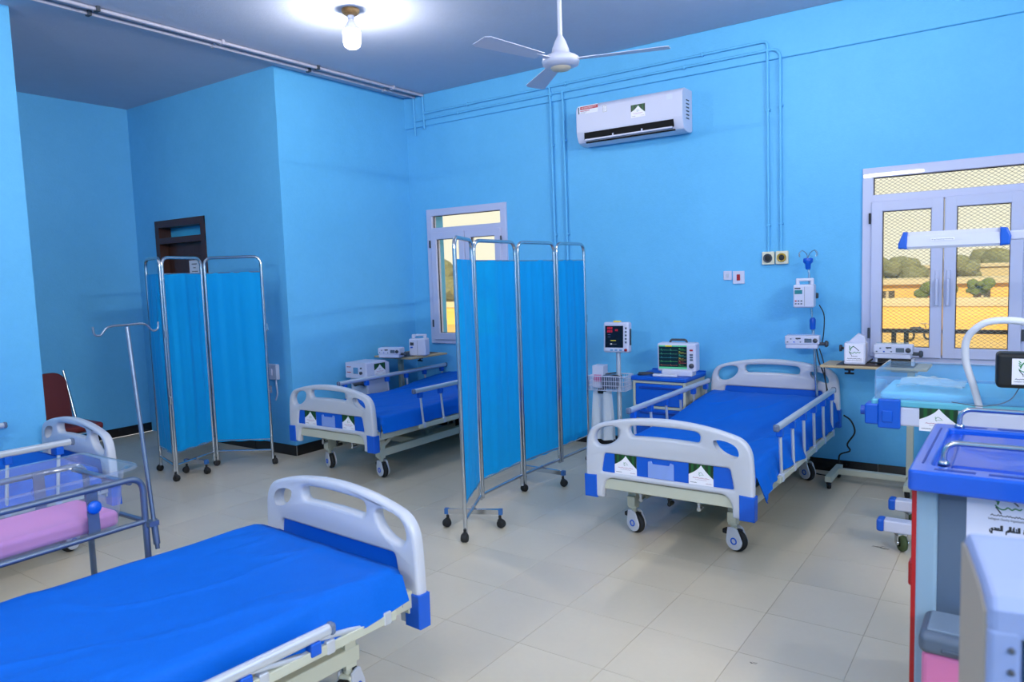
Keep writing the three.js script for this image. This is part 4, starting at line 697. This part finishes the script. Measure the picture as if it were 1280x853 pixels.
// ---------------------------------------------------------------- overbed tables
function overbedTable(label, at, turn, L, D, h, colAt) {   // top extends along local -x from the column
  const o = thing('overbed_table', label, 'table', at, turn, 'overbed tables');
  obj('table_top', [rbox(-L, 0.1, h - 0.018, h, -D / 2, D / 2, 0.006)], mat.wood, o);
  obj('top_mat', rbox(-L + 0.1, 0.02, h - 0.001, h + 0.004, -D / 2 + 0.03, D / 2 - 0.03, 0.002, 1), mat.woodTop, o);
  obj('column', [rbox(-0.03, 0.012, 0.06, h - 0.03, -0.022, 0.022, 0.004), rbox(-0.022, 0.005, 0.3, h - 0.02, -0.015, 0.015, 0.003)], mat.cream, o);
  obj('top_bracket', [box(-0.2, 0.03, h - 0.045, h - 0.018, -0.025, 0.025)], mat.creamDark, o);
  obj('lever', [rbox(-L + 0.14, -L + 0.2, h - 0.045, h - 0.018, 0.02, 0.05, 0.004), rod([-L + 0.17, h - 0.065, 0.035], [-L + 0.17, h - 0.03, 0.035], 0.008), rod([-L + 0.14, h - 0.065, 0.035], [-L + 0.2, h - 0.065, 0.035], 0.007)], mat.black, o);
  obj('base', [rbox(-0.46, 0.01, 0.06, 0.1, -0.022, 0.022, 0.004), rbox(-0.5, -0.455, 0.055, 0.095, -0.14, 0.24, 0.004), rbox(-0.02, 0.025, 0.055, 0.095, -0.14, 0.24, 0.004)], mat.cream, o);
  for (const x of [-0.478, 0.002]) for (const z of [-0.11, 0.21]) obj('caster', smallWheel(x, z, 0.4), mat.rubber, o);
}
overbedTable('wooden overbed table below the larger window carrying a syringe pump', [-0.63, 0, -5.52], 0, 0.555, 0.3, 0.855);
overbedTable('wooden overbed table beside the bed below the small window', [-5.17, 0, -5.36], Math.PI - 0.06, 0.42, 0.5, 0.80);
{
  const o = thing('labelled_pump', 'white boxy pump with a printed organisation label on the overbed table', 'pump', [-0.985, 0.859, -5.5], 0.06);
  obj('casing', [rbox(-0.06, 0.075, 0, 0.15, -0.06, 0.07, 0.01, 3), extr(shapeOf([[-0.05, 0.14], [0.07, 0.14], [0.065, 0.19], [0.02, 0.21], [0.0, 0.19]]), 0.05, 0.006).translate(0, 0, -0.04)], mat.white, o);
  sticker('printed_label', LABEL.white, 0.115, 0.125, o, [0.006, 0.078, 0.0712]);
  obj('side_knob', [rod([-0.09, 0.105, 0.0], [-0.055, 0.105, 0.0], 0.01), lathe([[0, 0], [0.022, 0], [0.024, 0.016], [0, 0.02]], 18).rotateZ(Math.PI / 2).translate(-0.08, 0.105, 0)], mat.darkGrey, o);
  syringePump('syringe_pump', 'white syringe pump standing on the table by the larger window', [-0.735, 0.905, -5.5], 0.02);
  const b = thing('pump_bracket', 'black clamp frame and coiled lead under the table syringe pump', 'bracket', [-0.735, 0.859, -5.5]);
  obj('clamp', [rbox(-0.1, 0.1, 0.0, 0.046, -0.04, 0.03, 0.008)], mat.black, b); obj('lead', wire([[-0.1, 0.01, 0.05], [-0.04, 0.03, 0.055], [0.03, 0.015, 0.05], [0.09, 0.035, 0.05], [0.02, 0.04, 0.055], [-0.06, 0.02, 0.06], [-0.15, 0.02, 0.04], [-0.13, 0.04, 0.02], [-0.16, 0.015, 0.05]], 0.006, 60), mat.black, b);
  obj('foot', [rbox(-0.115, -0.1, 0, 0.046, -0.03, 0.04, 0.004), rbox(0.1, 0.118, 0, 0.046, -0.03, 0.04, 0.004)], mat.offWhite, b);
  syringePump('syringe_pump', 'white syringe pump on the table beside the small window', [-4.97, 0.804, -5.05], 0.25);
  const t = thing('infusion_pump', 'tall white infusion pump on the table beside the small window', 'pump', [-4.82, 0.804, -5.28], 0.35);
  obj('casing', [rbox(-0.09, 0.08, 0, 0.165, -0.05, 0.06, 0.012, 3), rbox(-0.08, -0.05, 0.15, 0.2, -0.02, 0.01, 0.008), rbox(0.04, 0.07, 0.15, 0.2, -0.02, 0.01, 0.008), rbox(-0.08, 0.07, 0.185, 0.205, -0.02, 0.01, 0.008)], mat.white, t);
  obj('display', rbox(-0.078, -0.04, 0.1, 0.13, 0.057, 0.063, 0.003, 1), mat.darkGrey, t); obj('knob', rbox(-0.075, -0.05, 0.075, 0.09, 0.057, 0.07, 0.004, 1), mat.blueAbs, t); obj('door_seam', box(-0.005, -0.003, 0.01, 0.15, 0.058, 0.0615), mat.lidGrey, t);
}
// ---------------------------------------------------------------- breathing machine beside the bed
{
  const o = thing('breathing_machine', 'white breathing machine with a green label behind the bed rail', 'medical device', [-5.125, 0, -4.86], 0.05);
  obj('head_unit', [extr(shapeOf([[-0.17, 0.64], [0.15, 0.64], [0.15, 0.785], [-0.11, 0.785], [-0.17, 0.76]]), 0.27, 0.012).rotateY(-Math.PI / 2).translate(0.135, 0, 0)].map((g) => g), mat.white, o);
  obj('front_display', rbox(-0.03, 0.03, 0.68, 0.74, 0.145, 0.154, 0.004, 1), mat.paleBlue, o);
  obj('front_port', [rod([0.07, 0.69, 0.14], [0.07, 0.69, 0.165], 0.014), rod([0.07, 0.735, 0.14], [0.07, 0.735, 0.158], 0.008)], mat.darkGrey, o);
  obj('stripe', [rbox(-0.11, -0.06, 0.69, 0.696, 0.146, 0.153, 0.001, 1), rbox(-0.11, -0.06, 0.74, 0.746, 0.146, 0.153, 0.001, 1)], mat.red, o);
  sticker('green_label', LABEL.green, 0.15, 0.11, o, [0.1362, 0.71, -0.03], 0, Math.PI / 2);
  obj('lower_body', rbox(-0.1, 0.12, 0.3, 0.645, -0.15, 0.12, 0.012), mat.offWhite, o);
  obj('hose_ports', [rod([0.0, 0.6, 0.11], [0.0, 0.6, 0.17], 0.03), rod([0.07, 0.6, 0.11], [0.07, 0.6, 0.16], 0.024), wire([[0.0, 0.6, 0.15], [0.03, 0.585, 0.2], [0.08, 0.6, 0.19], [0.1, 0.58, 0.14]], 0.014, 24, 8)], mat.darkGrey, o);
  obj('stand', [rod([0, 0.08, 0], [0, 0.32, 0], 0.022), ...[0, 1, 2, 3].map((k) => bar([0, 0.08, 0], [Math.cos(k * 1.57 + .8) * 0.17, 0.065, Math.sin(k * 1.57 + .8) * 0.17], 0.03, 0.025))], mat.offWhite, o);
  for (let k = 0; k < 4; k++) obj('caster', smallWheel(Math.cos(k * 1.57 + .8) * 0.17, Math.sin(k * 1.57 + .8) * 0.17, k), mat.rubber, o);
}
// ---------------------------------------------------------------- infant warmer
{
  const o = thing('infant_warmer', 'white infant warmer with blue clamps and a long lamp before the larger window', 'infant warmer', [-0.12, 0, -4.5]);
  const zf = 0.27, zb = -0.27, xl = -0.55, xr = 0.55;
  obj('body', [rbox(xl, xr, 0.70, 0.80, zb, zf, 0.012)], mat.white, o);
  obj('bed_rim', rbox(xl - 0.005, xr + 0.005, 0.80, 0.835, zb - 0.005, zf + 0.005, 0.01), M(0x6ecfe8, 0.4, { transmission: 0.3, thickness: 0 }), o);
  obj('mattress', rbox(xl + 0.03, xr - 0.03, 0.83, 0.872, zb + 0.03, zf - 0.03, 0.018, 3), mat.cyanPad, o);
  for (const x of [xl + 0.03, 0.15]) { const c = obj('clamp', rbox(x, x + 0.105, 0.685, 0.84, zf - 0.01, zf + 0.022, 0.008), mat.blueAbs, o); obj('clamp_knob', [rbox(x + 0.02, x + 0.07, 0.72, 0.78, zf + 0.02, zf + 0.03, 0.006)], mat.blueAbs, c); }
  obj('corner_block', [rbox(xl - 0.035, xl + 0.035, 0.70, 0.81, zf - 0.09, zf + 0.015, 0.01), rod([xl - 0.06, 0.765, zf - 0.04], [xl - 0.02, 0.765, zf - 0.04], 0.026)], mat.blueAbs, o);
  obj('corner_block', [rbox(xl - 0.03, xl + 0.03, 0.70, 0.81, zb + 0.01, zb + 0.09, 0.01)], mat.blueAbs, o);
  obj('side_panel', box(xl + 0.01, xr - 0.01, 0.835, 0.955, zf - 0.012, zf - 0.007), mat.acrylic, o);
  obj('side_panel', box(xl + 0.01, xr - 0.01, 0.835, 0.975, zb + 0.007, zb + 0.012), mat.acrylic, o);
  const e = obj('end_panel', box(-0.003, 0.003, 0, 0.15, zb + 0.02, zf - 0.02), mat.acrylic, o); e.position.set(xl + 0.012, 0.835, 0); 
  const bl = thing('crumpled_sheet', 'crumpled translucent plastic sheet on the infant warmer mattress', 'plastic sheet', [-0.42, 0.872, -4.5]);
  const pg = new THREE.PlaneGeometry(0.3, 0.4, 30, 36).rotateX(-Math.PI / 2), pp = pg.attributes.position; for (let i = 0; i < pp.count; i++) { const x = pp.getX(i), z = pp.getZ(i); pp.setY(i, 0.006 + Math.max(0, 0.03 + 0.1 * smoothNoise(x * 1.3 + 0.1, z * 1.3 + 0.2)) * Math.exp(-((x + 0.02) ** 2) * 30)); } pg.computeVertexNormals();
  obj('plastic_film', pg, M(0xdff3fa, 0.25, { transmission: 0.55, thickness: 0, side: THREE.DoubleSide }), bl);
  sticker('green_label', LABEL.green, 0.17, 0.13, o, [-0.245, 0.75, zf + 0.0015]);
  // phototherapy lamp on its arm
  const l = sub('lamp_head', o, [-0.2, 1.645, 0.24]); l.rotation.y = 0.02;
  obj('lamp_body', alongX([[-0.058, -0.03], [0.05, -0.034], [0.06, -0.022], [0.05, 0.03], [0.02, 0.052], [-0.04, 0.052], [-0.058, 0.02]], -0.2, 0.2, 0.006), mat.white, l);
  obj('end_cap', [extr(shapeOf([[-0.235, -0.03], [-0.195, -0.034], [-0.195, 0.052], [-0.212, 0.054], [-0.235, -0.005]]), 0.125, 0.008).translate(0, 0, -0.062)], mat.blueAbs, l);
  obj('end_cap', [extr(shapeOf([[0.195, -0.034], [0.235, -0.03], [0.24, 0.01], [0.225, 0.05], [0.195, 0.054]]), 0.125, 0.008).translate(0, 0, -0.062)], mat.blueAbs, l);
  sticker('model_mark', M(0xffffff, 0.4, { map: canvasTex(128, 16, (x) => { x.fillStyle = '#e6e7f0'; x.fillRect(0, 0, 128, 16); x.fillStyle = '#6f7688'; for (let k = 0; k < 15; k++) x.fillRect(4 + k * 8, 4 + (k % 3), 5, 8 - (k % 2) * 2); }) }), 0.1, 0.012, l, [-0.04, 0.01, 0.0568], -0.19);
  obj('lamp_arm', [rbox(0.22, 0.62, -0.008, 0.035, -0.025, 0.025, 0.008)], mat.white, l);
  obj('column', [rbox(0.36, 0.44, 0.12, 1.78, 0.16, 0.26, 0.012), rbox(0.34, 0.46, 0.1, 0.62, -0.06, 0.1, 0.01), rbox(0.2, 0.46, 0.6, 0.71, -0.1, 0.2, 0.01)], mat.white, o);
  for (const z of [0.17, -0.235]) {
    const f = sub('base_foot', o, [0, 0, z]);
    obj('foot_bar', rbox(-0.5, 0.5, 0.1, 0.165, -0.038, 0.038, 0.01), mat.white, f); obj('foot_cap', rbox(-0.535, -0.495, 0.098, 0.167, -0.04, 0.04, 0.014), mat.blueAbs, f);
    for (const x of [-0.42, 0.42]) { const c = sub('caster', f, [x, 0, 0], 0.5); obj('wheel', lathe([[0.02, -0.016], [0.04, -0.016], [0.048, 0], [0.04, 0.016], [0.02, 0.016]], 22).rotateZ(Math.PI / 2).translate(0, 0.048, 0.02), M(0x3a4a26, 0.7), c); obj('fork', [rbox(-0.028, -0.018, 0.04, 0.1, -0.01, 0.03, 0.004), rbox(0.018, 0.028, 0.04, 0.1, -0.01, 0.03, 0.004), rbox(-0.028, 0.028, 0.084, 0.1, -0.03, 0.03, 0.004), rod([-0.03, 0.048, 0.02], [0.03, 0.048, 0.02], 0.014)], mat.steel, c); obj('brake', rbox(-0.02, 0.02, 0.075, 0.095, -0.055, -0.02, 0.006), mat.black, c); }
  }
  obj('cross_beam', rbox(0.36, 0.44, 0.1, 0.16, -0.26, 0.2, 0.01), mat.white, o);
  // breathing device with its white hose
  const d = thing('black_monitor', 'black boxed device with a white printed label above the infant warmer', 'medical device', [0.03, 0.96, -4.12], 0.08);
  obj('casing', [rbox(-0.155, 0.2, -0.01, 0.155, -0.06, 0.05, 0.02, 3)], mat.black, d);
  sticker('printed_label', LABEL.white, 0.12, 0.12, d, [-0.035, 0.07, 0.0512]);
  obj('mount_arm', [bar([0.1, 0.07, -0.05], [0.24, 0.07, -0.16], 0.04, 0.04)], mat.darkGrey, d);
  obj('hose', [wire([[-0.212, -0.135, -0.13], [-0.235, -0.04, -0.1], [-0.275, 0.11, -0.06], [-0.268, 0.22, -0.03], [-0.2, 0.29, 0], [-0.1, 0.302, 0.0], [-0.02, 0.285, 0.0], [0.06, 0.22, 0.0], [0.1, 0.15, 0]], 0.0165, 80, 12)], M(0xdcdfea, 0.5), d);
  obj('thin_lead', wire([[-0.06, -0.01, 0], [-0.1, -0.07, 0.02], [-0.2, -0.1, 0.04], [-0.33, -0.09, 0.03]], 0.0025, 30), mat.lidGrey, d);
}
// ---------------------------------------------------------------- emergency trolley
{
  const o = thing('emergency_trolley', 'blue topped emergency trolley with steel rails and a red edge strip', 'trolley', [0, 0, -2.79]);
  const x0 = -0.286, x1 = 0.24, zf = 0.375, zb = -0.385, yt = 0.935, yb = 0.872;
  const top = new THREE.Shape(); roundRect(x0, x1, zb, zf, 0.02, top);
  const inner = new THREE.Path(); roundRect(x0 + 0.055, x1 - 0.055, zb + 0.075, zf - 0.085, 0.025, inner); top.holes.push(inner);
  obj('tray_rim', [extr(top, yt - yb, 0.008).rotateX(Math.PI / 2).translate(0, yt, 0)].map((g) => { g = g.index ? g.toNonIndexed() : g; g.applyMatrix4(new THREE.Matrix4().makeScale(1, 1, 1)); return g; }), M(0x0a50c0, 0.32, { clearcoat: 0.4 }), o);
  obj('tray_floor', [box(x0 + 0.04, x1 - 0.04, yb, yt - 0.022, zb + 0.06, zf - 0.07), rbox(x0 + 0.1, x1 - 0.1, yt - 0.03, yt - 0.008, zb + 0.13, zf - 0.14, 0.01)], M(0x1546b8, 0.35, { clearcoat: 0.3 }), o);
  const slotM = M(0x0a2f8a, 0.45);
  for (const [a, b, z] of [[x0 + 0.065, -0.115, zf - 0.042], [-0.085, 0.12, zf - 0.042], [x0 + 0.065, -0.115, zb + 0.036], [-0.085, 0.02, zb + 0.036]]) obj('grip_slot', rbox(a, b, yt - 0.006, yt + 0.0015, z - 0.011, z + 0.011, 0.003, 1), slotM, o);
  obj('rim_groove', rbox(x0 + 0.026, x0 + 0.034, yt - 0.006, yt + 0.0012, zb + 0.09, zf - 0.1, 0.002, 1), slotM, o);
  for (const z of [zf - 0.105, zb + 0.055]) obj('rail', [bentTube([[x0 + 0.085, yt - 0.02, z], [x0 + 0.085, yt + 0.07, z], [x1 - 0.085, yt + 0.07, z], [x1 - 0.085, yt - 0.02, z]], 0.0085, 0.045, 12), lathe([[0, 0], [0.017, 0], [0.015, 0.012], [0.009, 0.016]], 16).translate(x0 + 0.085, yt - 0.002, z), lathe([[0, 0], [0.017, 0], [0.015, 0.012], [0.009, 0.016]], 16).translate(x1 - 0.085, yt - 0.002, z)], mat.steel, o);
  obj('corner_post', [rbox(x0 + 0.014, x0 + 0.075, 0.12, yb + 0.004, zf - 0.115, zf - 0.06, 0.012), rbox(x1 - 0.075, x1 - 0.014, 0.12, yb + 0.004, zf - 0.115, zf - 0.06, 0.012), rbox(x0 + 0.014, x0 + 0.075, 0.12, yb + 0.004, zb + 0.06, zb + 0.115, 0.012)], mat.lightStrip, o);
  obj('body', [box(x0 + 0.02, x1 - 0.02, 0.12, yb + 0.002, zb + 0.07, zf - 0.075)], mat.steelPanel, o);
  obj('red_strip', rbox(x0 + 0.006, x0 + 0.022, 0.12, yb + 0.003, zf - 0.115, zf - 0.062, 0.003, 1), mat.red, o);
  for (let k = 0; k < 5; k++) { const a = 0.15 + k * 0.143, f = obj('drawer', rbox(x0 + 0.004, x0 + 0.022, a, a + 0.135, zb + 0.12, zf - 0.12, 0.005), k < 4 ? mat.offWhite : mat.blueAbs, o); obj('drawer_grip', rbox(x0 - 0.004, x0 + 0.006, a + 0.09, a + 0.115, -0.15, 0.15, 0.004), mat.lidGrey, f); }
  obj('lock_handle', rbox(x0 - 0.012, x0 + 0.006, 0.52, 0.6, zf - 0.2, zf - 0.15, 0.008), mat.red, o);
  obj('base_bumper', rbox(x0 - 0.005, x1 + 0.01, 0.085, 0.13, zb + 0.04, zf - 0.035, 0.02), mat.blueAbs, o);
  for (const x of [x0 + 0.02, x1 - 0.05]) for (const z of [zf - 0.1, zb + 0.1]) { const c = sub('caster', o, [x, 0, z], 0.5); obj('wheel', lathe([[0, -0.014], [0.038, -0.014], [0.045, 0], [0.038, 0.014], [0, 0.014]], 22).rotateZ(Math.PI / 2).translate(0, 0.045, 0.012), mat.rubber, c); obj('fork', [rbox(-0.024, 0.024, 0.05, 0.09, -0.03, 0.03, 0.01)], mat.white, c); }
  const sheetTex = canvasTex(512, 640, (x) => { x.fillStyle = '#d3d6ea'; x.fillRect(0, 0, 512, 640); drawMark(x, 150, 50, 104, '#1d7038', '#262a33'); scribbleLine(x, 150, 97, 120, 11, '#3a3f4a'); x.fillStyle = '#30353f'; x.font = 'bold 12px sans-serif'; x.textAlign = 'center'; x.fillText('Sadagaat Charity Organization', 150, 116, 140); arabic(x, ['strengthening', 'system', 'health'], 250, 136, 40, '#15181e'); });
  const p = thing('printed_sheet', 'pale printed sheet with Arabic heading on the trolley end', 'poster', [0.032, 0.66, -2.79 + zf - 0.0735]);
  sticker('paper', M(0xffffff, 0.6, { map: sheetTex }), 0.34, 0.43, p, [0, 0, 0]);
  const b = thing('waste_bin', 'pink waste bin with a grey lid on the trolley end', 'bin', [-0.13, 0.115, -2.79 + zf + 0.045], 0.0);
  obj('bin_body', [extr(roundRect(-0.1, 0.1, 0, 0.33, 0.02), 0.16, 0.015).translate(0, 0, -0.085)], mat.pinkPlastic, b);
  const ld = obj('lid', [rbox(-0.108, 0.108, 0.325, 0.385, -0.1, 0.085, 0.02, 3)], mat.lidGrey, b); obj('lid_panel', rbox(-0.09, 0.09, 0.38, 0.391, -0.08, 0.055, 0.01), M(0x647589, 0.4), ld); obj('lid_lip', rbox(-0.05, 0.08, 0.34, 0.352, 0.08, 0.09, 0.005), M(0x3f4c5e, 0.5), ld);
  obj('hook', [bar([-0.05, 0.3, -0.1], [-0.05, 0.3, -0.07], 0.03, 0.02), bar([0.05, 0.3, -0.1], [0.05, 0.3, -0.07], 0.03, 0.02)], mat.lidGrey, b);
}
// ---------------------------------------------------------------- white console close to the trolley
{
  const o = thing('white_console', 'white medical console with a pale blue front panel beside the trolley', 'medical device', [0.07, 0, -1.137], 0.2), shellM = M(0x8795bd, 0.5);
  obj('end_panel', alongX([[-0.09, 0.17], [0.09, 0.17], [0.09, 1.125], [0.05, 1.14], [-0.06, 1.152], [-0.09, 1.148]], -0.127, -0.11, 0.003), M(0x9a9084, 0.6), o);
  obj('shell', rbox(-0.118, 0.4, 0.16, 1.09, -0.088, 0.088, 0.012), shellM, o);
  obj('sloped_cover', alongX([[-0.095, 1.1], [0.1, 1.1], [0.1, 1.132], [0.09, 1.146], [0.05, 1.155], [-0.05, 1.166], [-0.08, 1.165], [-0.098, 1.15]], -0.124, 0.4, 0.01), shellM, o);
  obj('front_panel', rbox(-0.085, 0.38, 0.2, 1.118, 0.086, 0.104, 0.006), mat.paleBlue, o);
  obj('edge_strip', rbox(-0.124, -0.088, 0.18, 1.11, 0.08, 0.101, 0.008), shellM, o);
  for (let k = 0; k < 10; k++) obj('rivet', lathe([[0, 0], [0.004, 0], [0.0035, 0.003], [0, 0.004]], 12).rotateX(Math.PI / 2).translate(-0.1, 1.085 - k * 0.027, 0.1005), mat.darkGrey, o);
  for (const x of [-0.08, 0.34]) for (const z of [-0.06, 0.06]) obj('caster', [...smallWheel(x, z), rod([x, 0.06, z], [x, 0.17, z], 0.014)], mat.rubber, o);
}
// ---------------------------------------------------------------- view outside
const GY = -3.2;
struct('ground_outside', box(-120, 60, GY - 0.3, GY, -140, ZW - T - 2.2), mat.sand, 'sandy yard outside the windows').userData.category = 'ground';
{
  struct('balcony_slab', box(-8, 4, -0.25, -0.05, ZW - T - 2.0, ZW - T), mat.concrete, 'concrete balcony outside the windows').userData.category = 'balcony';
  const r = thing('balcony_railing', 'brown metal railing outside the larger window', 'railing', [-1, -0.05, -7.4]);
  obj('top_rail', rbox(-5, 5, 0.965, 1.0, -0.03, 0.03, 0.008), M(0x5b3a22, 0.6), r);
  for (const x of [-3.9, -2.4, -0.9, 0.0, 0.1, 1.5, 3.0]) obj('post', box(x - 0.018, x + 0.018, 0, 0.97, -0.018, 0.018), M(0x46301f, 0.6), r);
  const y = thing('yard_wall', 'long yellow yard wall with a pale coping across the street', 'wall', [0, GY, -57]);
  obj('masonry', box(-75, 25, 0, 1.7, -0.2, 0.2), mat.yellowWall, y); obj('coping', box(-75, 25, 1.7, 2.25, -0.35, 0.35), mat.concrete, y);
  const h = thing('yellow_house', 'long low yellow house behind the yard wall', 'house', [0, GY, -66]);
  obj('walls', box(-40, 12, 0, 2.95, -5, 0), mat.yellowWall, h); obj('roof_slab', box(-41, 13, 2.95, 3.35, -5.6, 0.7), mat.concrete, h);
  for (const x of [-9.45, -3.0, 3.5, -16]) { const w = obj('window', box(x - 0.55, x + 0.55, 1.75, 2.45, -0.02, 0.05), M(0x4b4438, 0.5), h); obj('shutter', box(x - 0.08, x + 0.12, 1.78, 2.42, 0.03, 0.07), M(0xb7b09a, 0.5), w); }
  obj('door', box(-7.1, -6.3, 1.2, 2.4, -0.02, 0.05), M(0xc96a2c, 0.6), h);
  const f = thing('far_house', 'pale flat roofed house beyond the yellow house', 'house', [-2, GY, -80]); obj('walls', box(-10, 12, 0, 4.05, -5, 0), M(0xc7b98f, 0.9), f); obj('parapet', box(-10.3, 12.3, 4.05, 4.35, -5.3, 0.3), mat.concrete, f);
  const tree = (x, z, r, hgt, m, label, n = 16) => {
    const t = thing('tree', label, 'tree', [x, GY, z], 0, 'trees around the yellow house'), gs = [];
    for (let k = 0; k < n; k++) { const a = rnd() * 6.28, q = Math.sqrt(rnd()) * r * 0.75, g = new THREE.IcosahedronGeometry(r * (0.25 + 0.25 * rnd()), 2), p = g.attributes.position; for (let i = 0; i < p.count; i++) { const s = 1 + 0.5 * smoothNoise(p.getX(i) * 0.31 + k * 0.13, p.getY(i) * 0.31 + p.getZ(i) * 0.17); p.setXYZ(i, p.getX(i) * s, p.getY(i) * s * 0.85, p.getZ(i) * s); } g.computeVertexNormals(); gs.push(g.translate(Math.cos(a) * q, hgt - r * 0.6 + (rnd() - 0.4) * r * 0.7, Math.sin(a) * q)); }
    obj('crown', gs, m, t); obj('trunk', rod([0, 0, 0], [0, hgt - r * 0.7, 0], 0.18, 0.1), M(0x5a4632, 0.9), t);
  };
  tree(-10.4, -76, 3.0, 5.2, mat.leafDark, 'broad dusty tree behind the yellow house roof');
  tree(-17, -77, 3.0, 4.8, mat.leafDark, 'dusty tree behind the far end of the yellow house'); tree(-5.2, -76, 2.0, 5.0, mat.leafDark, 'dusty tree behind the house beside the window mullion');
  tree(-2.6, -90, 3.0, 5.4, mat.leafDark, 'taller dusty tree beyond the flat roofed house'); tree(3.5, -91, 3.0, 5.3, mat.leafDark, 'dusty tree beyond the flat roof seen above the shutters');
  tree(-5.5, -61, 1.35, 3.2, mat.leaf, 'round green bush tree between yard wall and orange door'); tree(-2.9, -60.5, 0.9, 3.3, mat.leaf, 'leafy green tree standing before the yellow house window');
  tree(-52, -62, 4.0, 6.0, mat.leafDark, 'tall dark tree outside the small window'); tree(-44, -56, 2.0, 5.0, mat.leafDark, 'slim dark tree outside the small window', 12);
  const b = thing('motorcycle', 'parked motorcycle on the sandy yard', 'motorcycle', [-5.4, GY, -50], 0.9);
  for (const x of [-0.65, 0.65]) obj('wheel', new THREE.TorusGeometry(0.27, 0.06, 8, 20).translate(x, 0.33, 0), mat.rubber, b);
  obj('body', [rbox(-0.35, 0.3, 0.45, 0.75, -0.12, 0.12, 0.06), rbox(-0.6, 0.05, 0.72, 0.84, -0.13, 0.13, 0.05)], mat.darkGrey, b); obj('fork', [rod([0.65, 0.33, 0], [0.4, 1.0, 0], 0.04), rod([0.4, 1.0, -0.3], [0.4, 1.0, 0.3], 0.025)], mat.steel, b);
}
renderer.render(scene, camera);
